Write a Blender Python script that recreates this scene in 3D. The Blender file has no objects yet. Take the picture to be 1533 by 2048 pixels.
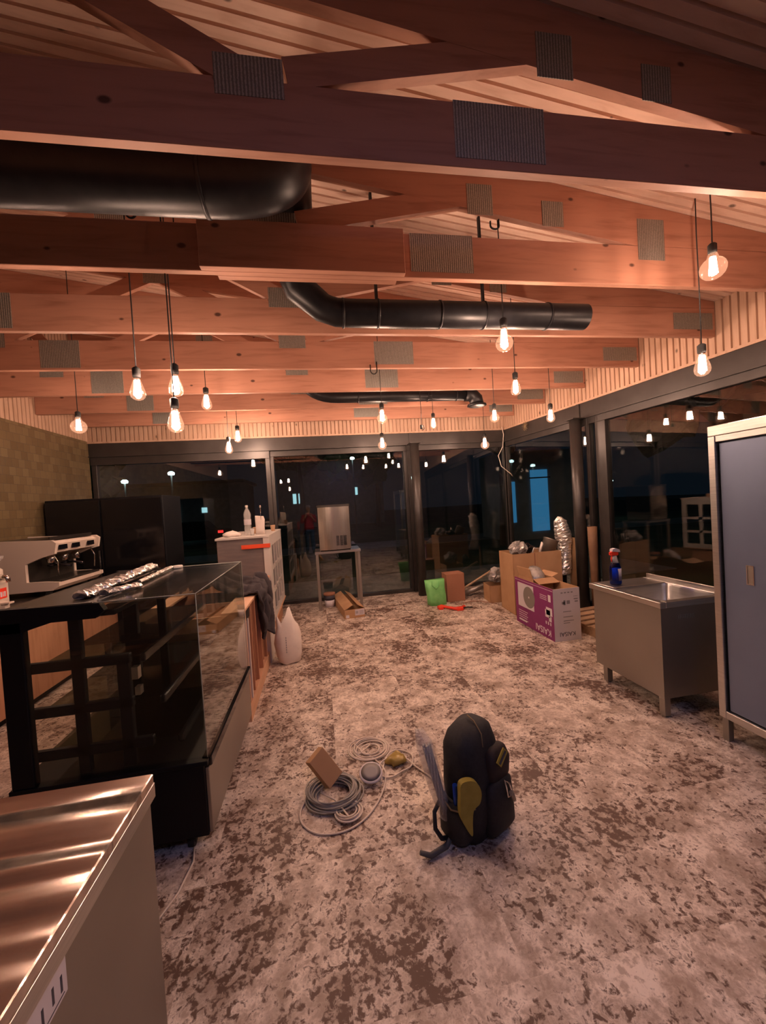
import bpy, math, random
from mathutils import Vector, Matrix, noise
random.seed(7)
S = bpy.context.scene
COL = S.collection
PI = math.pi

# ------------------------------------------------------------------ materials
def mat(name, col=(.8,.8,.8), rough=.5, metal=0., spec=.5, emit=None, estr=0., alpha=1.):
    m = bpy.data.materials.new(name); m.use_nodes = True
    b = m.node_tree.nodes['Principled BSDF']
    b.inputs['Base Color'].default_value = (*col, 1)
    b.inputs['Roughness'].default_value = rough
    b.inputs['Metallic'].default_value = metal
    b.inputs['Specular IOR Level'].default_value = spec
    if emit:
        b.inputs['Emission Color'].default_value = (*emit, 1); b.inputs['Emission Strength'].default_value = estr
    return m
def nd(m, t, **kw):
    n = m.node_tree.nodes.new(t)
    for k, v in kw.items():
        if k in n.inputs: n.inputs[k].default_value = v
        else: setattr(n, k, v)
    return n
def lk(m, a, b): m.node_tree.links.new(a, b)
def coords(m, scale=(1,1,1), kind='Object', loc=(0,0,0)):
    tc = nd(m, 'ShaderNodeTexCoord'); mp = nd(m, 'ShaderNodeMapping')
    mp.inputs['Scale'].default_value = scale; mp.inputs['Location'].default_value = loc
    lk(m, tc.outputs[kind], mp.inputs['Vector']); return mp.outputs['Vector']
def ramp(m, src, stops, interp='LINEAR'):
    r = nd(m, 'ShaderNodeValToRGB'); r.color_ramp.interpolation = interp
    els = r.color_ramp.elements
    while len(els) < len(stops): els.new(.5)
    for e, (p, c) in zip(els, stops): e.position = p; e.color = (*c, 1)
    lk(m, src, r.inputs['Fac']); return r.outputs['Color']
def bsdf(m): return m.node_tree.nodes['Principled BSDF']
def bump(m, src, strength=.3, dist=.01):
    b = nd(m, 'ShaderNodeBump'); b.inputs['Strength'].default_value = strength; b.inputs['Distance'].default_value = dist
    lk(m, src, b.inputs['Height']); lk(m, b.outputs['Normal'], bsdf(m).inputs['Normal'])
def mixc(m, fac, a, b):
    x = nd(m, 'ShaderNodeMix'); x.data_type = 'RGBA'
    if hasattr(fac, 'links'): lk(m, fac, x.inputs[0])
    else: x.inputs[0].default_value = fac
    for s, i in ((a, 6), (b, 7)):
        if hasattr(s, 'links'): lk(m, s, x.inputs[i])
        else: x.inputs[i].default_value = (*s, 1)
    return x.outputs[2]
def noisy(name, c1, c2, scale=8, rough=.6, metal=0, stretch=(1,1,1), bmp=.15, dist=.004, detail=5, spec=.5, rr=None):
    m = mat(name, c1, rough, metal, spec)
    v = coords(m, stretch); n = nd(m, 'ShaderNodeTexNoise', Scale=scale, Detail=detail)
    lk(m, v, n.inputs['Vector'])
    lk(m, ramp(m, n.outputs['Fac'], [(.3, c1), (.7, c2)]), bsdf(m).inputs['Base Color'])
    if bmp: bump(m, n.outputs['Fac'], bmp, dist)
    return m
def wood(name, base, dark, axis=0, knots=True, rough=.6, boards=None):
    m = mat(name, base, rough)
    st = [9, 9, 9]; st[axis] = .9
    v = coords(m, tuple(st)); n = nd(m, 'ShaderNodeTexNoise', Scale=2.2, Detail=6, Roughness=.55, Distortion=.6)
    lk(m, v, n.inputs['Vector'])
    c = ramp(m, n.outputs['Fac'], [(.25, dark), (.5, base), (.8, tuple(min(1, x*1.1) for x in base))])
    if knots:
        sk = [7.5, 7.5, 7.5]; sk[axis] = 4.6
        v2 = coords(m, tuple(sk), loc=(3.1, 1.7, .4)); w = nd(m, 'ShaderNodeTexVoronoi', Scale=1.0, Randomness=1.0); lk(m, v2, w.inputs['Vector'])
        sp = nd(m, 'ShaderNodeSeparateColor'); lk(m, w.outputs['Color'], sp.inputs[0])
        th = nd(m, 'ShaderNodeMath', operation='MULTIPLY'); lk(m, sp.outputs[0], th.inputs[0]); th.inputs[1].default_value = .17
        ls = nd(m, 'ShaderNodeMath', operation='SUBTRACT'); lk(m, th.outputs[0], ls.inputs[0]); lk(m, w.outputs['Distance'], ls.inputs[1])
        k = nd(m, 'ShaderNodeMath', operation='MULTIPLY', use_clamp=True); lk(m, ls.outputs[0], k.inputs[0]); k.inputs[1].default_value = 16
        c = mixc(m, k.outputs[0], c, tuple(x*.28 for x in dark))
    lk(m, c, bsdf(m).inputs['Base Color'])
    bump(m, n.outputs['Fac'], .08, .003)
    return m

M = {}
M['pine'] = wood('pine_beam', (.43,.210,.140), (.31,.135,.085), 0)
M['pine_board'] = wood('pine_ceiling_board', (.74,.53,.42), (.62,.41,.30), 0)
M['pine_panel'] = wood('pine_wall_panel', (.50,.33,.235), (.40,.25,.165), 2)
M['ply'] = wood('counter_plywood', (.48,.245,.14), (.36,.17,.09), 2, knots=False)
M['plyY'] = wood('counter_plank', (.66,.40,.25), (.52,.29,.16), 1, knots=True)
M['pallet'] = wood('pallet_wood', (.55,.38,.24), (.35,.22,.13), 0, knots=False)
M['black'] = mat('black_lacquer', (.006,.006,.008), .5, spec=.25)
M['edge'] = mat('pale_edge_highlight', (.45,.47,.42), .15)  # pale colour painted in for the highlight on the glass edges
M['blackgloss'] = mat('black_gloss', (.006,.006,.008), .12)
M['rubber'] = mat('black_rubber', (.015,.015,.015), .7)
M['duct'] = noisy('black_duct_paint', (.007,.007,.009), (.012,.012,.014), 20, .40, 0, bmp=.03, spec=.28)
M['frame'] = noisy('dark_grey_steel_frame', (.036,.031,.029), (.050,.044,.041), 6, .38, .3, bmp=.02)
M['steel'] = noisy('brushed_steel', (.50,.49,.47), (.62,.60,.58), 3, .32, 1, stretch=(2,2,60), bmp=.02, dist=.001)
M['steelface'] = noisy('brushed_steel_panel', (.32,.29,.26), (.38,.35,.31), 1.5, .45, .9, bmp=.02, dist=.001)
M['icesteel'] = mat('satin_steel', (.62,.55,.48), .24, .95)
M['bluereflection'] = noisy('steel_with_painted_blue_reflection', (.17,.21,.32), (.20,.25,.37), 2.5, .36, .5, bmp=.03, dist=.003)  # plain steel; blue of the reflected light is put into the base colour
M['galv'] = mat('galvanised_plate', (.30,.30,.27), .5, .6)
def plate_mat():
    m = M['galv']; v = coords(m); w = nd(m, 'ShaderNodeTexWave', Scale=22, Distortion=1.2, bands_direction='X'); w.inputs['Detail Scale'].default_value = 4
    lk(m, v, w.inputs['Vector']); n = nd(m, 'ShaderNodeTexNoise', Scale=160); lk(m, v, n.inputs['Vector'])
    a = nd(m, 'ShaderNodeMath', operation='MULTIPLY'); lk(m, w.outputs['Fac'], a.inputs[0]); lk(m, n.outputs['Fac'], a.inputs[1])
    lk(m, ramp(m, a.outputs[0], [(.10, (.20,.20,.18)), (.45, (.42,.41,.37))]), bsdf(m).inputs['Base Color']); bump(m, a.outputs[0], .5, .004)
plate_mat()
M['top'] = mat('wavy_steel_counter_top', (.60,.50,.44), .13, .92)
def topmat():
    m = M['top']; v = coords(m, (.30, 7.5, 1)); n = nd(m, 'ShaderNodeTexNoise', Scale=1.1, Detail=1.0, Distortion=.3); lk(m, v, n.inputs['Vector'])
    bump(m, n.outputs['Fac'], .9, .045)
    v2 = coords(m, (60, 2, 1)); n2 = nd(m, 'ShaderNodeTexNoise', Scale=5, Detail=3); lk(m, v2, n2.inputs['Vector'])
    r = nd(m, 'ShaderNodeMapRange'); lk(m, n2.outputs['Fac'], r.inputs[0]); r.inputs[3].default_value = .13; r.inputs[4].default_value = .27
    lk(m, r.outputs[0], bsdf(m).inputs['Roughness'])
topmat()
M['white'] = noisy('white_lacquer', (.62,.58,.54), (.68,.63,.59), 5, .35, bmp=0)
M['espresso'] = mat('warm_white_enamel', (.66,.56,.48), .28)
M['greyboard'] = noisy('grey_brown_board', (.17,.14,.14), (.22,.18,.17), 6, .5, stretch=(1,1,6), bmp=.04)
M['card'] = noisy('cardboard', (.46,.27,.14), (.54,.33,.18), 5, .8, bmp=.05)
M['carddark'] = noisy('red_brown_cardboard', (.33,.15,.09), (.38,.18,.11), 6, .8, bmp=.05)
M['purple'] = noisy('purple_print', (.20,.02,.13), (.24,.03,.16), 4, .55, bmp=.02)
M['boxwhite'] = noisy('white_printed_cardboard', (.60,.56,.60), (.66,.62,.66), 4, .6, bmp=.02)
M['ink'] = mat('dark_ink', (.05,.05,.07), .6)
M['inkwhite'] = mat('white_ink', (.72,.66,.70), .6)
M['inkgrey'] = mat('grey_ink', (.25,.24,.26), .6)
M['fangrey'] = mat('fan_grille_print', (.22,.20,.18), .6)
M['foil'] = noisy('crumpled_foil', (.86,.84,.80), (.95,.93,.90), 30, .30, .8, bmp=.6, dist=.01, detail=3)
M['plastic'] = noisy('grey_clear_plastic', (.25,.24,.23), (.5,.48,.46), 18, .18, .2, bmp=.8, dist=.01)
M['sack'] = noisy('white_paper_sack', (.72,.64,.58), (.80,.72,.66), 9, .6, bmp=.4, dist=.01)
M['green'] = noisy('green_bag_plastic', (.16,.55,.16), (.24,.66,.22), 12, .5, bmp=.4, dist=.008)
M['red'] = mat('bright_red_plastic', (.85,.05,.02), .4)
M['redtape'] = mat('red_orange_tape', (.95,.10,.03), .5)
M['cloth'] = noisy('dark_jacket_cloth', (.035,.028,.034), (.06,.05,.055), 14, .85, bmp=.6, dist=.01)
M['bpk'] = noisy('black_backpack_nylon', (.006,.006,.009), (.013,.013,.018), 60, .7, bmp=.35, dist=.003)
M['bpm'] = noisy('maroon_black_nylon', (.012,.006,.008), (.02,.01,.012), 40, .7, bmp=.35, dist=.003)
M['yellow'] = noisy('mustard_yellow_fabric', (.30,.24,.035), (.36,.29,.05), 30, .7, bmp=.2, dist=.002)
M['zip'] = mat('tan_zip', (.20,.14,.07), .5)
M['greyweb'] = mat('grey_webbing', (.10,.10,.10), .8)
M['blueplastic'] = mat('blue_plastic', (.01,.06,.45), .3)
M['chrome'] = mat('chrome', (.75,.73,.70), .12, 1)
M['cabwhite'] = mat('white_cable', (.72,.63,.54), .5)
M['cabgrey'] = mat('grey_cable', (.34,.32,.29), .5)
M['dial'] = mat('grey_grille', (.30,.28,.28), .5)
M['amber'] = noisy('amber_plastic', (.30,.20,.04), (.45,.32,.08), 25, .3, bmp=.5)
M['worktop'] = noisy('dark_stone_worktop', (.03,.025,.022), (.055,.045,.04), 12, .3, bmp=.0)
M['darksteel'] = noisy('dark_smoked_steel', (.05,.043,.038), (.07,.06,.05), 6, .3, .6, bmp=.03)
M['paper'] = mat('paper_cup', (.62,.40,.25), .7)
M['tissue'] = noisy('white_tissue', (.75,.66,.6), (.85,.76,.7), 20, .8, bmp=.6)
M['skin'] = mat('skin', (.55,.32,.22), .5)
M['denim'] = mat('blue_denim', (.05,.10,.22), .8)
M['crimson'] = mat('crimson_shirt', (.40,.03,.06), .8)
M['cap'] = mat('pale_grey_cap', (.5,.5,.5), .8)
M['bark'] = noisy('tree_bark', (.05,.04,.03), (.09,.07,.05), 12, .9, stretch=(4,4,1), bmp=.5)
M['leaf'] = noisy('night_foliage', (.02,.06,.02), (.05,.11,.03), 6, .8, bmp=.3)
M['concrete'] = noisy('pale_render', (.30,.30,.30), (.38,.38,.38), 3, .8, bmp=.1)
M['road'] = noisy('grey_path_paving', (.20,.20,.19), (.27,.27,.26), 3, .8, bmp=.1)
M['tube'] = noisy('reflection_tube', (.17,.09,.05), (.22,.12,.065), 8, .7, bmp=.1)  # dimness of a reflection put into the brown

def glassmat(name, tint=(1,1,1), ior=1.5, rough=0.0, gain=1.0, glow=0):
    m = bpy.data.materials.new(name); m.use_nodes = True
    nt = m.node_tree; nt.nodes.clear()
    out = nt.nodes.new('ShaderNodeOutputMaterial'); mx = nt.nodes.new('ShaderNodeMixShader')
    t = nt.nodes.new('ShaderNodeBsdfTransparent'); t.inputs[0].default_value = (*tint, 1)
    g = nt.nodes.new('ShaderNodeBsdfGlossy'); g.inputs['Roughness'].default_value = rough; g.inputs['Color'].default_value = (gain,)*3+(1,)
    # facing-based Schlick so both sides of the thin pane behave alike
    lw = nt.nodes.new('ShaderNodeLayerWeight'); lw.inputs['Blend'].default_value = .5
    r0 = ((ior-1)/(ior+1))**2
    p = nt.nodes.new('ShaderNodeMath'); p.operation = 'POWER'; p.inputs[1].default_value = 5
    nt.links.new(lw.outputs['Facing'], p.inputs[0])
    a = nt.nodes.new('ShaderNodeMath'); a.operation = 'MULTIPLY_ADD'; a.inputs[1].default_value = 1-r0; a.inputs[2].default_value = r0
    nt.links.new(p.outputs[0], a.inputs[0])
    nt.links.new(a.outputs[0], mx.inputs[0]); nt.links.new(t.outputs[0], mx.inputs[1]); nt.links.new(g.outputs[0], mx.inputs[2])
    if glow:
        e = nt.nodes.new('ShaderNodeEmission'); e.inputs[0].default_value = (1,.50,.30,1); e.inputs[1].default_value = glow
        ad = nt.nodes.new('ShaderNodeAddShader'); nt.links.new(mx.outputs[0], ad.inputs[0]); nt.links.new(e.outputs[0], ad.inputs[1]); nt.links.new(ad.outputs[0], out.inputs[0])
    else: nt.links.new(mx.outputs[0], out.inputs[0])
    return m
M['window'] = glassmat('window_glass', (.84,.88,.86), 1.85)
M['glass'] = glassmat('display_glass', (.93,.95,.93), 1.5)
M['topglass'] = glassmat('dusty_top_glass', (.80,.80,.74), 1.9, .12)
M['shelfglass'] = glassmat('smoked_shelf_glass', (.45,.45,.42), 1.5)
M['bulbglass'] = glassmat('bulb_glass', (1,.96,.92), 1.5, .05, glow=.30)  # weak emission added to the glass, standing for scattered filament glow
M['film'] = mat('clear_plastic_film', (.75,.72,.70), .2); bsdf(M['film']).inputs['Alpha'].default_value = .32
M['bottle'] = mat('clear_bottle', (.75,.75,.73), .12); bsdf(M['bottle']).inputs['Alpha'].default_value = .38
M['spraywin'] = glassmat('blue_liquid_bottle', (.05,.18,.75), 1.4, .05)
def emis(name, col, s):
    m = bpy.data.materials.new(name); m.use_nodes = True; nt = m.node_tree; nt.nodes.clear()
    o = nt.nodes.new('ShaderNodeOutputMaterial'); e = nt.nodes.new('ShaderNodeEmission'); e.inputs[0].default_value = (*col, 1); e.inputs[1].default_value = s
    nt.links.new(e.outputs[0], o.inputs[0]); return m
M['filament'] = emis('glowing_filament', (1.0, .655, .49), 740)
M['led'] = emis('cool_led_panel', (.36, .46, 1.0), 11.0)
M['streetglow'] = emis('street_lamp_glow', (.65,.95,1.0), 14)
M['blueglow'] = emis('blue_lit_facade', (.06,.30,.62), .55)
M['shopglow'] = emis('lit_shop_window', (.45,.8,.9), 1.2)
M['redglow'] = emis('red_tail_light', (1,.03,.03), 2)

def floor_mat():
    m = mat('mottled_floor', (.5,.42,.38), .55)
    tc = nd(m, 'ShaderNodeTexCoord')
    sc = nd(m, 'ShaderNodeVectorMath', operation='SCALE'); sc.inputs['Scale'].default_value = 1/.62; lk(m, tc.outputs['Object'], sc.inputs[0])
    fl = nd(m, 'ShaderNodeVectorMath', operation='FLOOR'); lk(m, sc.outputs[0], fl.inputs[0])
    wn = nd(m, 'ShaderNodeTexWhiteNoise'); lk(m, fl.outputs[0], wn.inputs['Vector'])
    of = nd(m, 'ShaderNodeVectorMath', operation='SCALE'); of.inputs['Scale'].default_value = 7; lk(m, wn.outputs['Color'], of.inputs[0])
    ad = nd(m, 'ShaderNodeVectorMath', operation='ADD'); lk(m, tc.outputs['Object'], ad.inputs[0]); lk(m, of.outputs[0], ad.inputs[1])
    def nz(sc_, de, ro, di=0.):
        n = nd(m, 'ShaderNodeTexNoise', Scale=sc_, Detail=de, Roughness=ro, Distortion=di); lk(m, ad.outputs[0], n.inputs['Vector']); return n.outputs['Fac']
    def mad(x, k, y=None):
        q = nd(m, 'ShaderNodeMath', operation='MULTIPLY_ADD'); lk(m, x, q.inputs[0]); q.inputs[1].default_value = k
        if y is not None: lk(m, y, q.inputs[2])
        else: q.inputs[2].default_value = 0
        return q.outputs[0]
    fine = nz(34, 6, .65, .4)
    mid = nz(10, 6, .65)
    sv = mad(nz(2.2, 3, .5), .55, mad(mid, .42, mad(fine, 1.0)))
    s = nd(m, 'ShaderNodeMath', operation='ADD'); lk(m, sv, s.inputs[0]); s.inputs[1].default_value = 0.0
    mr = nd(m, 'ShaderNodeMapRange'); lk(m, sv, mr.inputs[0]); mr.inputs[1].default_value = .985; mr.inputs[2].default_value = 1.09; mr.clamp = True
    light = ramp(m, nz(6, 8, .7), [(.32, (.34,.27,.21)), (.44, (.55,.46,.39)), (.56, (.84,.74,.64)), (.8, (.88,.80,.71))])
    light = mixc(m, ramp(m, fine, [(.38, (.7,.7,.7)), (.50, (0,0,0))]), light, (.36,.27,.21))
    light = mixc(m, ramp(m, mid, [(.50, (0,0,0)), (.60, (.55,.55,.55))]), light, (.33,.24,.18))
    c = mixc(m, mr.outputs[0], light, (.12,.068,.05))
    lk(m, c, bsdf(m).inputs['Base Color']); bump(m, s.outputs[0], .12, .004)
    return m
M['floor'] = floor_mat()
def tile_mat():
    m = mat('olive_glazed_tile', (.2,.16,.08), .22)
    v = coords(m, (1,1,1)); sp = nd(m, 'ShaderNodeSeparateXYZ'); lk(m, v, sp.inputs[0]); cb = nd(m, 'ShaderNodeCombineXYZ')
    lk(m, sp.outputs['Y'], cb.inputs['X']); lk(m, sp.outputs['Z'], cb.inputs['Y'])
    br = nd(m, 'ShaderNodeTexBrick', Scale=1.0, offset=.5, squash=1.0)
    br.inputs['Mortar Size'].default_value = .0022; br.inputs['Brick Width'].default_value = .105; br.inputs['Row Height'].default_value = .105
    br.inputs['Color1'].default_value = (.125,.088,.045,1); br.inputs['Color2'].default_value = (.175,.13,.068,1); br.inputs['Mortar'].default_value = (.10,.08,.055,1)
    lk(m, cb.outputs[0], br.inputs['Vector']); lk(m, br.outputs['Color'], bsdf(m).inputs['Base Color'])
    n = nd(m, 'ShaderNodeTexNoise', Scale=22, Detail=2); lk(m, cb.outputs[0], n.inputs['Vector'])
    a = nd(m, 'ShaderNodeMath', operation='SUBTRACT'); lk(m, n.outputs['Fac'], a.inputs[0]); lk(m, br.outputs['Fac'], a.inputs[1])
    bump(m, a.outputs[0], .5, .006); return m
M['tile'] = tile_mat()
def ground_mat():
    m = mat('night_grass', (.03,.05,.02), .9); v = coords(m); n = nd(m, 'ShaderNodeTexNoise', Scale=.8, Detail=6); lk(m, v, n.inputs['Vector'])
    lk(m, ramp(m, n.outputs['Fac'], [(.3, (.03,.045,.02)), (.7, (.09,.11,.05))]), bsdf(m).inputs['Base Color']); return m
M['ground'] = ground_mat()

# ------------------------------------------------------------------ mesh builder
class MB:
    def __init__(s): s.v = []; s.f = []; s.sm = []
    def add(s, vs, fs, smooth=False):
        o = len(s.v); s.v += [tuple(v) for v in vs]; s.f += [tuple(i+o for i in f) for f in fs]; s.sm += [smooth]*len(fs); return s
    def box(s, x0,x1,y0,y1,z0,z1, bev=0.0, T=None):
        if bev <= 0:
            vs = [(x,y,z) for z in (z0,z1) for y in (y0,y1) for x in (x0,x1)]
            fs = [(0,2,3,1),(4,5,7,6),(0,1,5,4),(2,6,7,3),(0,4,6,2),(1,3,7,5)]
        else:
            b = min(bev, (x1-x0)*.45, (y1-y0)*.45, (z1-z0)*.45)
            prof = [(x0+b,y0),(x1-b,y0),(x1,y0+b),(x1,y1-b),(x1-b,y1),(x0+b,y1),(x0,y1-b),(x0,y0+b)]
            inn = [(x0+b,y0+b),(x1-b,y0+b),(x1-b,y0+b),(x1-b,y1-b),(x1-b,y1-b),(x0+b,y1-b),(x0+b,y1-b),(x0+b,y0+b)]
            vs = []; fs = []
            rings = [(inn,z0),(prof,z0+b),(prof,z1-b),(inn,z1)]
            for pr, z in rings: vs += [(x,y,z) for x,y in pr]
            for r in range(3):
                for i in range(8): j=(i+1)%8; fs.append((r*8+i, r*8+j, (r+1)*8+j, (r+1)*8+i))
            fs.append(tuple(range(7,-1,-1))); fs.append(tuple(range(24,32)))
        if T: vs = [T @ Vector(v) for v in vs]
        return s.add(vs, fs)
    def prism(s, pts, axis, a, b, smooth=False):
        n = len(pts)
        def P(p, t):
            if axis == 0: return (t, p[0], p[1])
            if axis == 1: return (p[0], t, p[1])
            return (p[0], p[1], t)
        vs = [P(p, a) for p in pts] + [P(p, b) for p in pts]
        fs = [(i, (i+1)%n, n+(i+1)%n, n+i) for i in range(n)] + [tuple(range(n-1,-1,-1)), tuple(range(n, 2*n))]
        return s.add(vs, fs, smooth)
    def tube(s, path, r, n=10, closed=False, cap=True):
        path = [Vector(p) for p in path]; N = len(path); vs = []; fs = []
        rs = r if isinstance(r, (list, tuple)) else [r]*N
        up = None
        for i, p in enumerate(path):
            if closed: t = path[(i+1)%N]-path[i-1]
            else: t = path[min(i+1,N-1)]-path[max(i-1,0)]
            if t.length < 1e-9: t = Vector((0,0,1))
            t.normalize()
            if up is None: up = Vector((0,0,1)) if abs(t.z) < .9 else Vector((1,0,0))
            a = up - t*up.dot(t)
            if a.length < 1e-4: a = Vector((1,0,0)) - t*t.x
            a.normalize(); b = t.cross(a); up = a
            for k in range(n):
                an = 2*PI*k/n; vs.append(p + (a*math.cos(an)+b*math.sin(an))*rs[i])
        for i in range(N if closed else N-1):
            j = (i+1) % N
            for k in range(n): l=(k+1)%n; fs.append((i*n+k, i*n+l, j*n+l, j*n+k))
        s.add(vs, fs, True)
        if cap and not closed: 
            s.add(vs[:n], [tuple(range(n-1,-1,-1))]); s.add(vs[-n:], [tuple(range(n))])
        return s
    def lathe(s, prof, c=(0,0,0), n=20, T=None, smooth=True):
        vs = []; fs = []
        for r, z in prof:
            for k in range(n): a=2*PI*k/n; vs.append(Vector((c[0]+r*math.cos(a), c[1]+r*math.sin(a), c[2]+z)))
        for i in range(len(prof)-1):
            for k in range(n): l=(k+1)%n; fs.append((i*n+k, i*n+l, (i+1)*n+l, (i+1)*n+k))
        if prof[0][0] > 1e-5: fs.append(tuple(range(n-1,-1,-1)))
        if prof[-1][0] > 1e-5: fs.append(tuple(range((len(prof)-1)*n, len(prof)*n)))
        if T: vs = [T @ v for v in vs]
        return s.add(vs, fs, smooth)
    def cyl(s, a, b, r, n=14): return s.tube([a, b], r, n)
    def loft(s, rings, smooth=True, cap=True):
        n = len(rings[0]); vs = [p for r in rings for p in r]; fs = []
        for i in range(len(rings)-1):
            for k in range(n): l=(k+1)%n; fs.append((i*n+k, i*n+l, (i+1)*n+l, (i+1)*n+k))
        if cap: fs.append(tuple(range(n-1,-1,-1))); fs.append(tuple(range((len(rings)-1)*n, len(rings)*n)))
        return s.add(vs, fs, smooth)
    def crumple(s, amp, scale=8, seed=0):
        for i, v in enumerate(s.v):
            d = noise.noise_vector(Vector(v)*scale+Vector((seed, seed*1.3, 0)))
            s.v[i] = (v[0]+d.x*amp, v[1]+d.y*amp, v[2]+d.z*amp)
        return s
    def mesh(s, name, m):
        me = bpy.data.meshes.new(name); me.from_pydata([tuple(v) for v in s.v], [], s.f); 
        me.polygons.foreach_set('use_smooth', s.sm); me.materials.append(m); me.update(); return me

def bvh_fix(o):
    import bmesh
    bm = bmesh.new(); bm.from_mesh(o.data); bmesh.ops.remove_doubles(bm, verts=bm.verts, dist=1e-6)
    bmesh.ops.recalc_face_normals(bm, faces=bm.faces); bm.to_mesh(o.data); bm.free()
def link(name, mb, m, parent=None, loc=None, rot=None, fix=True):
    o = bpy.data.objects.new(name, mb.mesh(name, m)); COL.objects.link(o)
    if fix: bvh_fix(o)
    if parent: o.parent = parent
    if loc: o.location = loc
    if rot: o.rotation_euler = rot
    return o
def wpart(name, mb, m, parent):
    """part given in world coordinates: its vertices are moved into its (unrotated) thing's frame"""
    L = Vector((0,0,0)); p = parent
    while p: L += p.location; p = p.parent
    mb.v = [tuple(Vector(v)-L) for v in mb.v]
    return link(name, mb, m, parent)
def tag(o, label, cat, group=None, kind=None):
    if label: o['label'] = label
    if cat: o['category'] = cat
    if group: o['group'] = group
    if kind: o['kind'] = kind
    return o
def thing(name, label, cat, loc=(0,0,0), rz=0, group=None):
    o = bpy.data.objects.new(name, None); o.empty_display_size = .1; COL.objects.link(o)
    o.location = loc; o.rotation_euler = (0,0,rz); return tag(o, label, cat, group)
def struct(name, mb, m, label=None, cat=None, loc=None, rot=None, parent=None):
    o = link(name, mb, m, parent, loc, rot)
    if not parent: tag(o, label, cat, kind='structure')
    return o
def text_mesh(body, size, ext=.0006, align='CENTER'):
    c = bpy.data.curves.new('t', 'FONT'); c.body = body; c.size = size; c.extrude = ext; c.align_x = align; c.align_y = 'CENTER'
    o = bpy.data.objects.new('t', c); COL.objects.link(o)
    dg = bpy.context.evaluated_depsgraph_get(); me = bpy.data.meshes.new_from_object(o.evaluated_get(dg))
    mb = MB(); mb.add([v.co.copy() for v in me.vertices], [tuple(p.vertices) for p in me.polygons])
    bpy.data.objects.remove(o); bpy.data.curves.remove(c); bpy.data.meshes.remove(me); return mb
def xf(mb, T): mb.v = [tuple(T @ Vector(v)) for v in mb.v]; return mb
def circle(cx, cy, z, r, n=28, ry=None, a0=0, a1=2*PI):
    return [(cx+r*math.cos(a0+(a1-a0)*i/n), cy+(ry or r)*math.sin(a0+(a1-a0)*i/n), z) for i in range(n)]
def superring(cx, cy, z, a, b, n=24, e=3.0):
    out = []
    for k in range(n):
        t = 2*PI*k/n; c, s_ = math.cos(t), math.sin(t)
        out.append(Vector((cx+a*math.copysign(abs(c)**(2/e), c), cy+b*math.copysign(abs(s_)**(2/e), s_), z)))
    return out

# ------------------------------------------------------------------ room
YB = 7.0; XL = -3.62; YR = -2.6
def wx(y): return 4.02-.1155*(y-3.36)
def cz(x): return 3.56+.145*(3.6-x)
CORN = (wx(YB), YB)
ANG = math.atan2(-1, .1155); ANGL = math.hypot(1, .1155)
def sY(y): return (YB-y)*ANGL          # distance along the right wall from the back corner
WLOC = (CORN[0], CORN[1], 0); WROT = (0, 0, ANG)
struct('floor', MB().box(XL-.3, 5.2, YR-.2, YB+.12, -.1, 0), M['floor'], 'mottled beige and brown tiled floor of the room', 'floor')
# ceiling: grooved boards running down the slope
def grooved(n0, n1, pitch, fn, gw=.014, gd=.022):
    """profile across the boards: list of (t, depth)"""
    pts = []; t = n0
    while t < n1:
        pts += [(t, gd), (t+gw*.3, 0.0), (t+pitch-gw, 0.0), (t+pitch-gw*.7, gd)]; t += pitch
    return pts
mb = MB(); pr = grooved(YR, YB+.1, .072, None)
x0, x1 = XL-.1, 4.85
vs = []; 
for t, d in pr: vs += [(x0, t, cz(x0)+d), (x1, t, cz(x1)+d)]
mb.add(vs, [(2*i, 2*i+1, 2*i+3, 2*i+2) for i in range(len(pr)-1)])
vs = [(x0,YR,cz(x0)+.06),(x1,YR,cz(x1)+.06),(x1,YB+.1,cz(x1)+.06),(x0,YB+.1,cz(x0)+.06)]
mb.add(vs, [(0,1,2,3)])
struct('ceiling', mb, M['pine_board'], 'sloping ceiling of pale grooved pine boards', 'ceiling')
def panel_wall(L, zt_fn, z0, pitch=.07):
    """vertical boards in local XZ plane facing -Y; x in 0..L"""
    m = MB(); p = grooved(0, L, pitch, None); vs = []
    for t, d in p: vs += [(t, d, z0), (t, d, zt_fn(t))]
    m.add(vs, [(2*i, 2*i+1, 2*i+3, 2*i+2) for i in range(len(p)-1)])
    m.box(0, L, .02, .10, z0, min(zt_fn(0), zt_fn(L))); return m
PB = 2.97
# back wall panel
Lb = CORN[0]-XL
struct('wall_back', panel_wall(Lb, lambda t: cz(XL+t), PB), M['pine_panel'], 'vertical pine boards above the back windows', 'wall', (XL, YB-.02, 0))
Lr = sY(YR)
struct('wall_right', panel_wall(Lr, lambda t: cz(CORN[0]+t*.1147), PB), M['pine_panel'], 'vertical pine boards above the right windows', 'wall', WLOC, WROT)
m_ = panel_wall(YB-YR, lambda t: cz(XL), 2.98)
struct('wall_left', m_, M['pine_panel'], 'vertical pine boards above the tiled left wall', 'wall', (XL, YR, 0), (0, 0, PI/2))
struct('wall_left_tiles', MB().box(XL-.12, XL, YR, YB-.02, 0, 2.98), M['tile'], 'olive brown glazed square tiles on the left wall', 'wall')
struct('wall_rear', MB().box(XL-.12, 4.9, YR-.12, YR, 0, 4.8), M['greyboard'], 'plain dark wall behind the viewer', 'wall')
# light trims under the boards
struct('trim_back', MB().box(XL, CORN[0], YB-.05, YB-.0, PB-.025, PB+.004), M['pine_panel'], 'thin pine strip over the back steel beam', 'trim')
struct('trim_right', MB().box(0, Lr, -.03, .02, PB-.025, PB+.004), M['pine_panel'], 'thin pine strip over the right steel beam', 'trim', WLOC, WROT)
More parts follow.
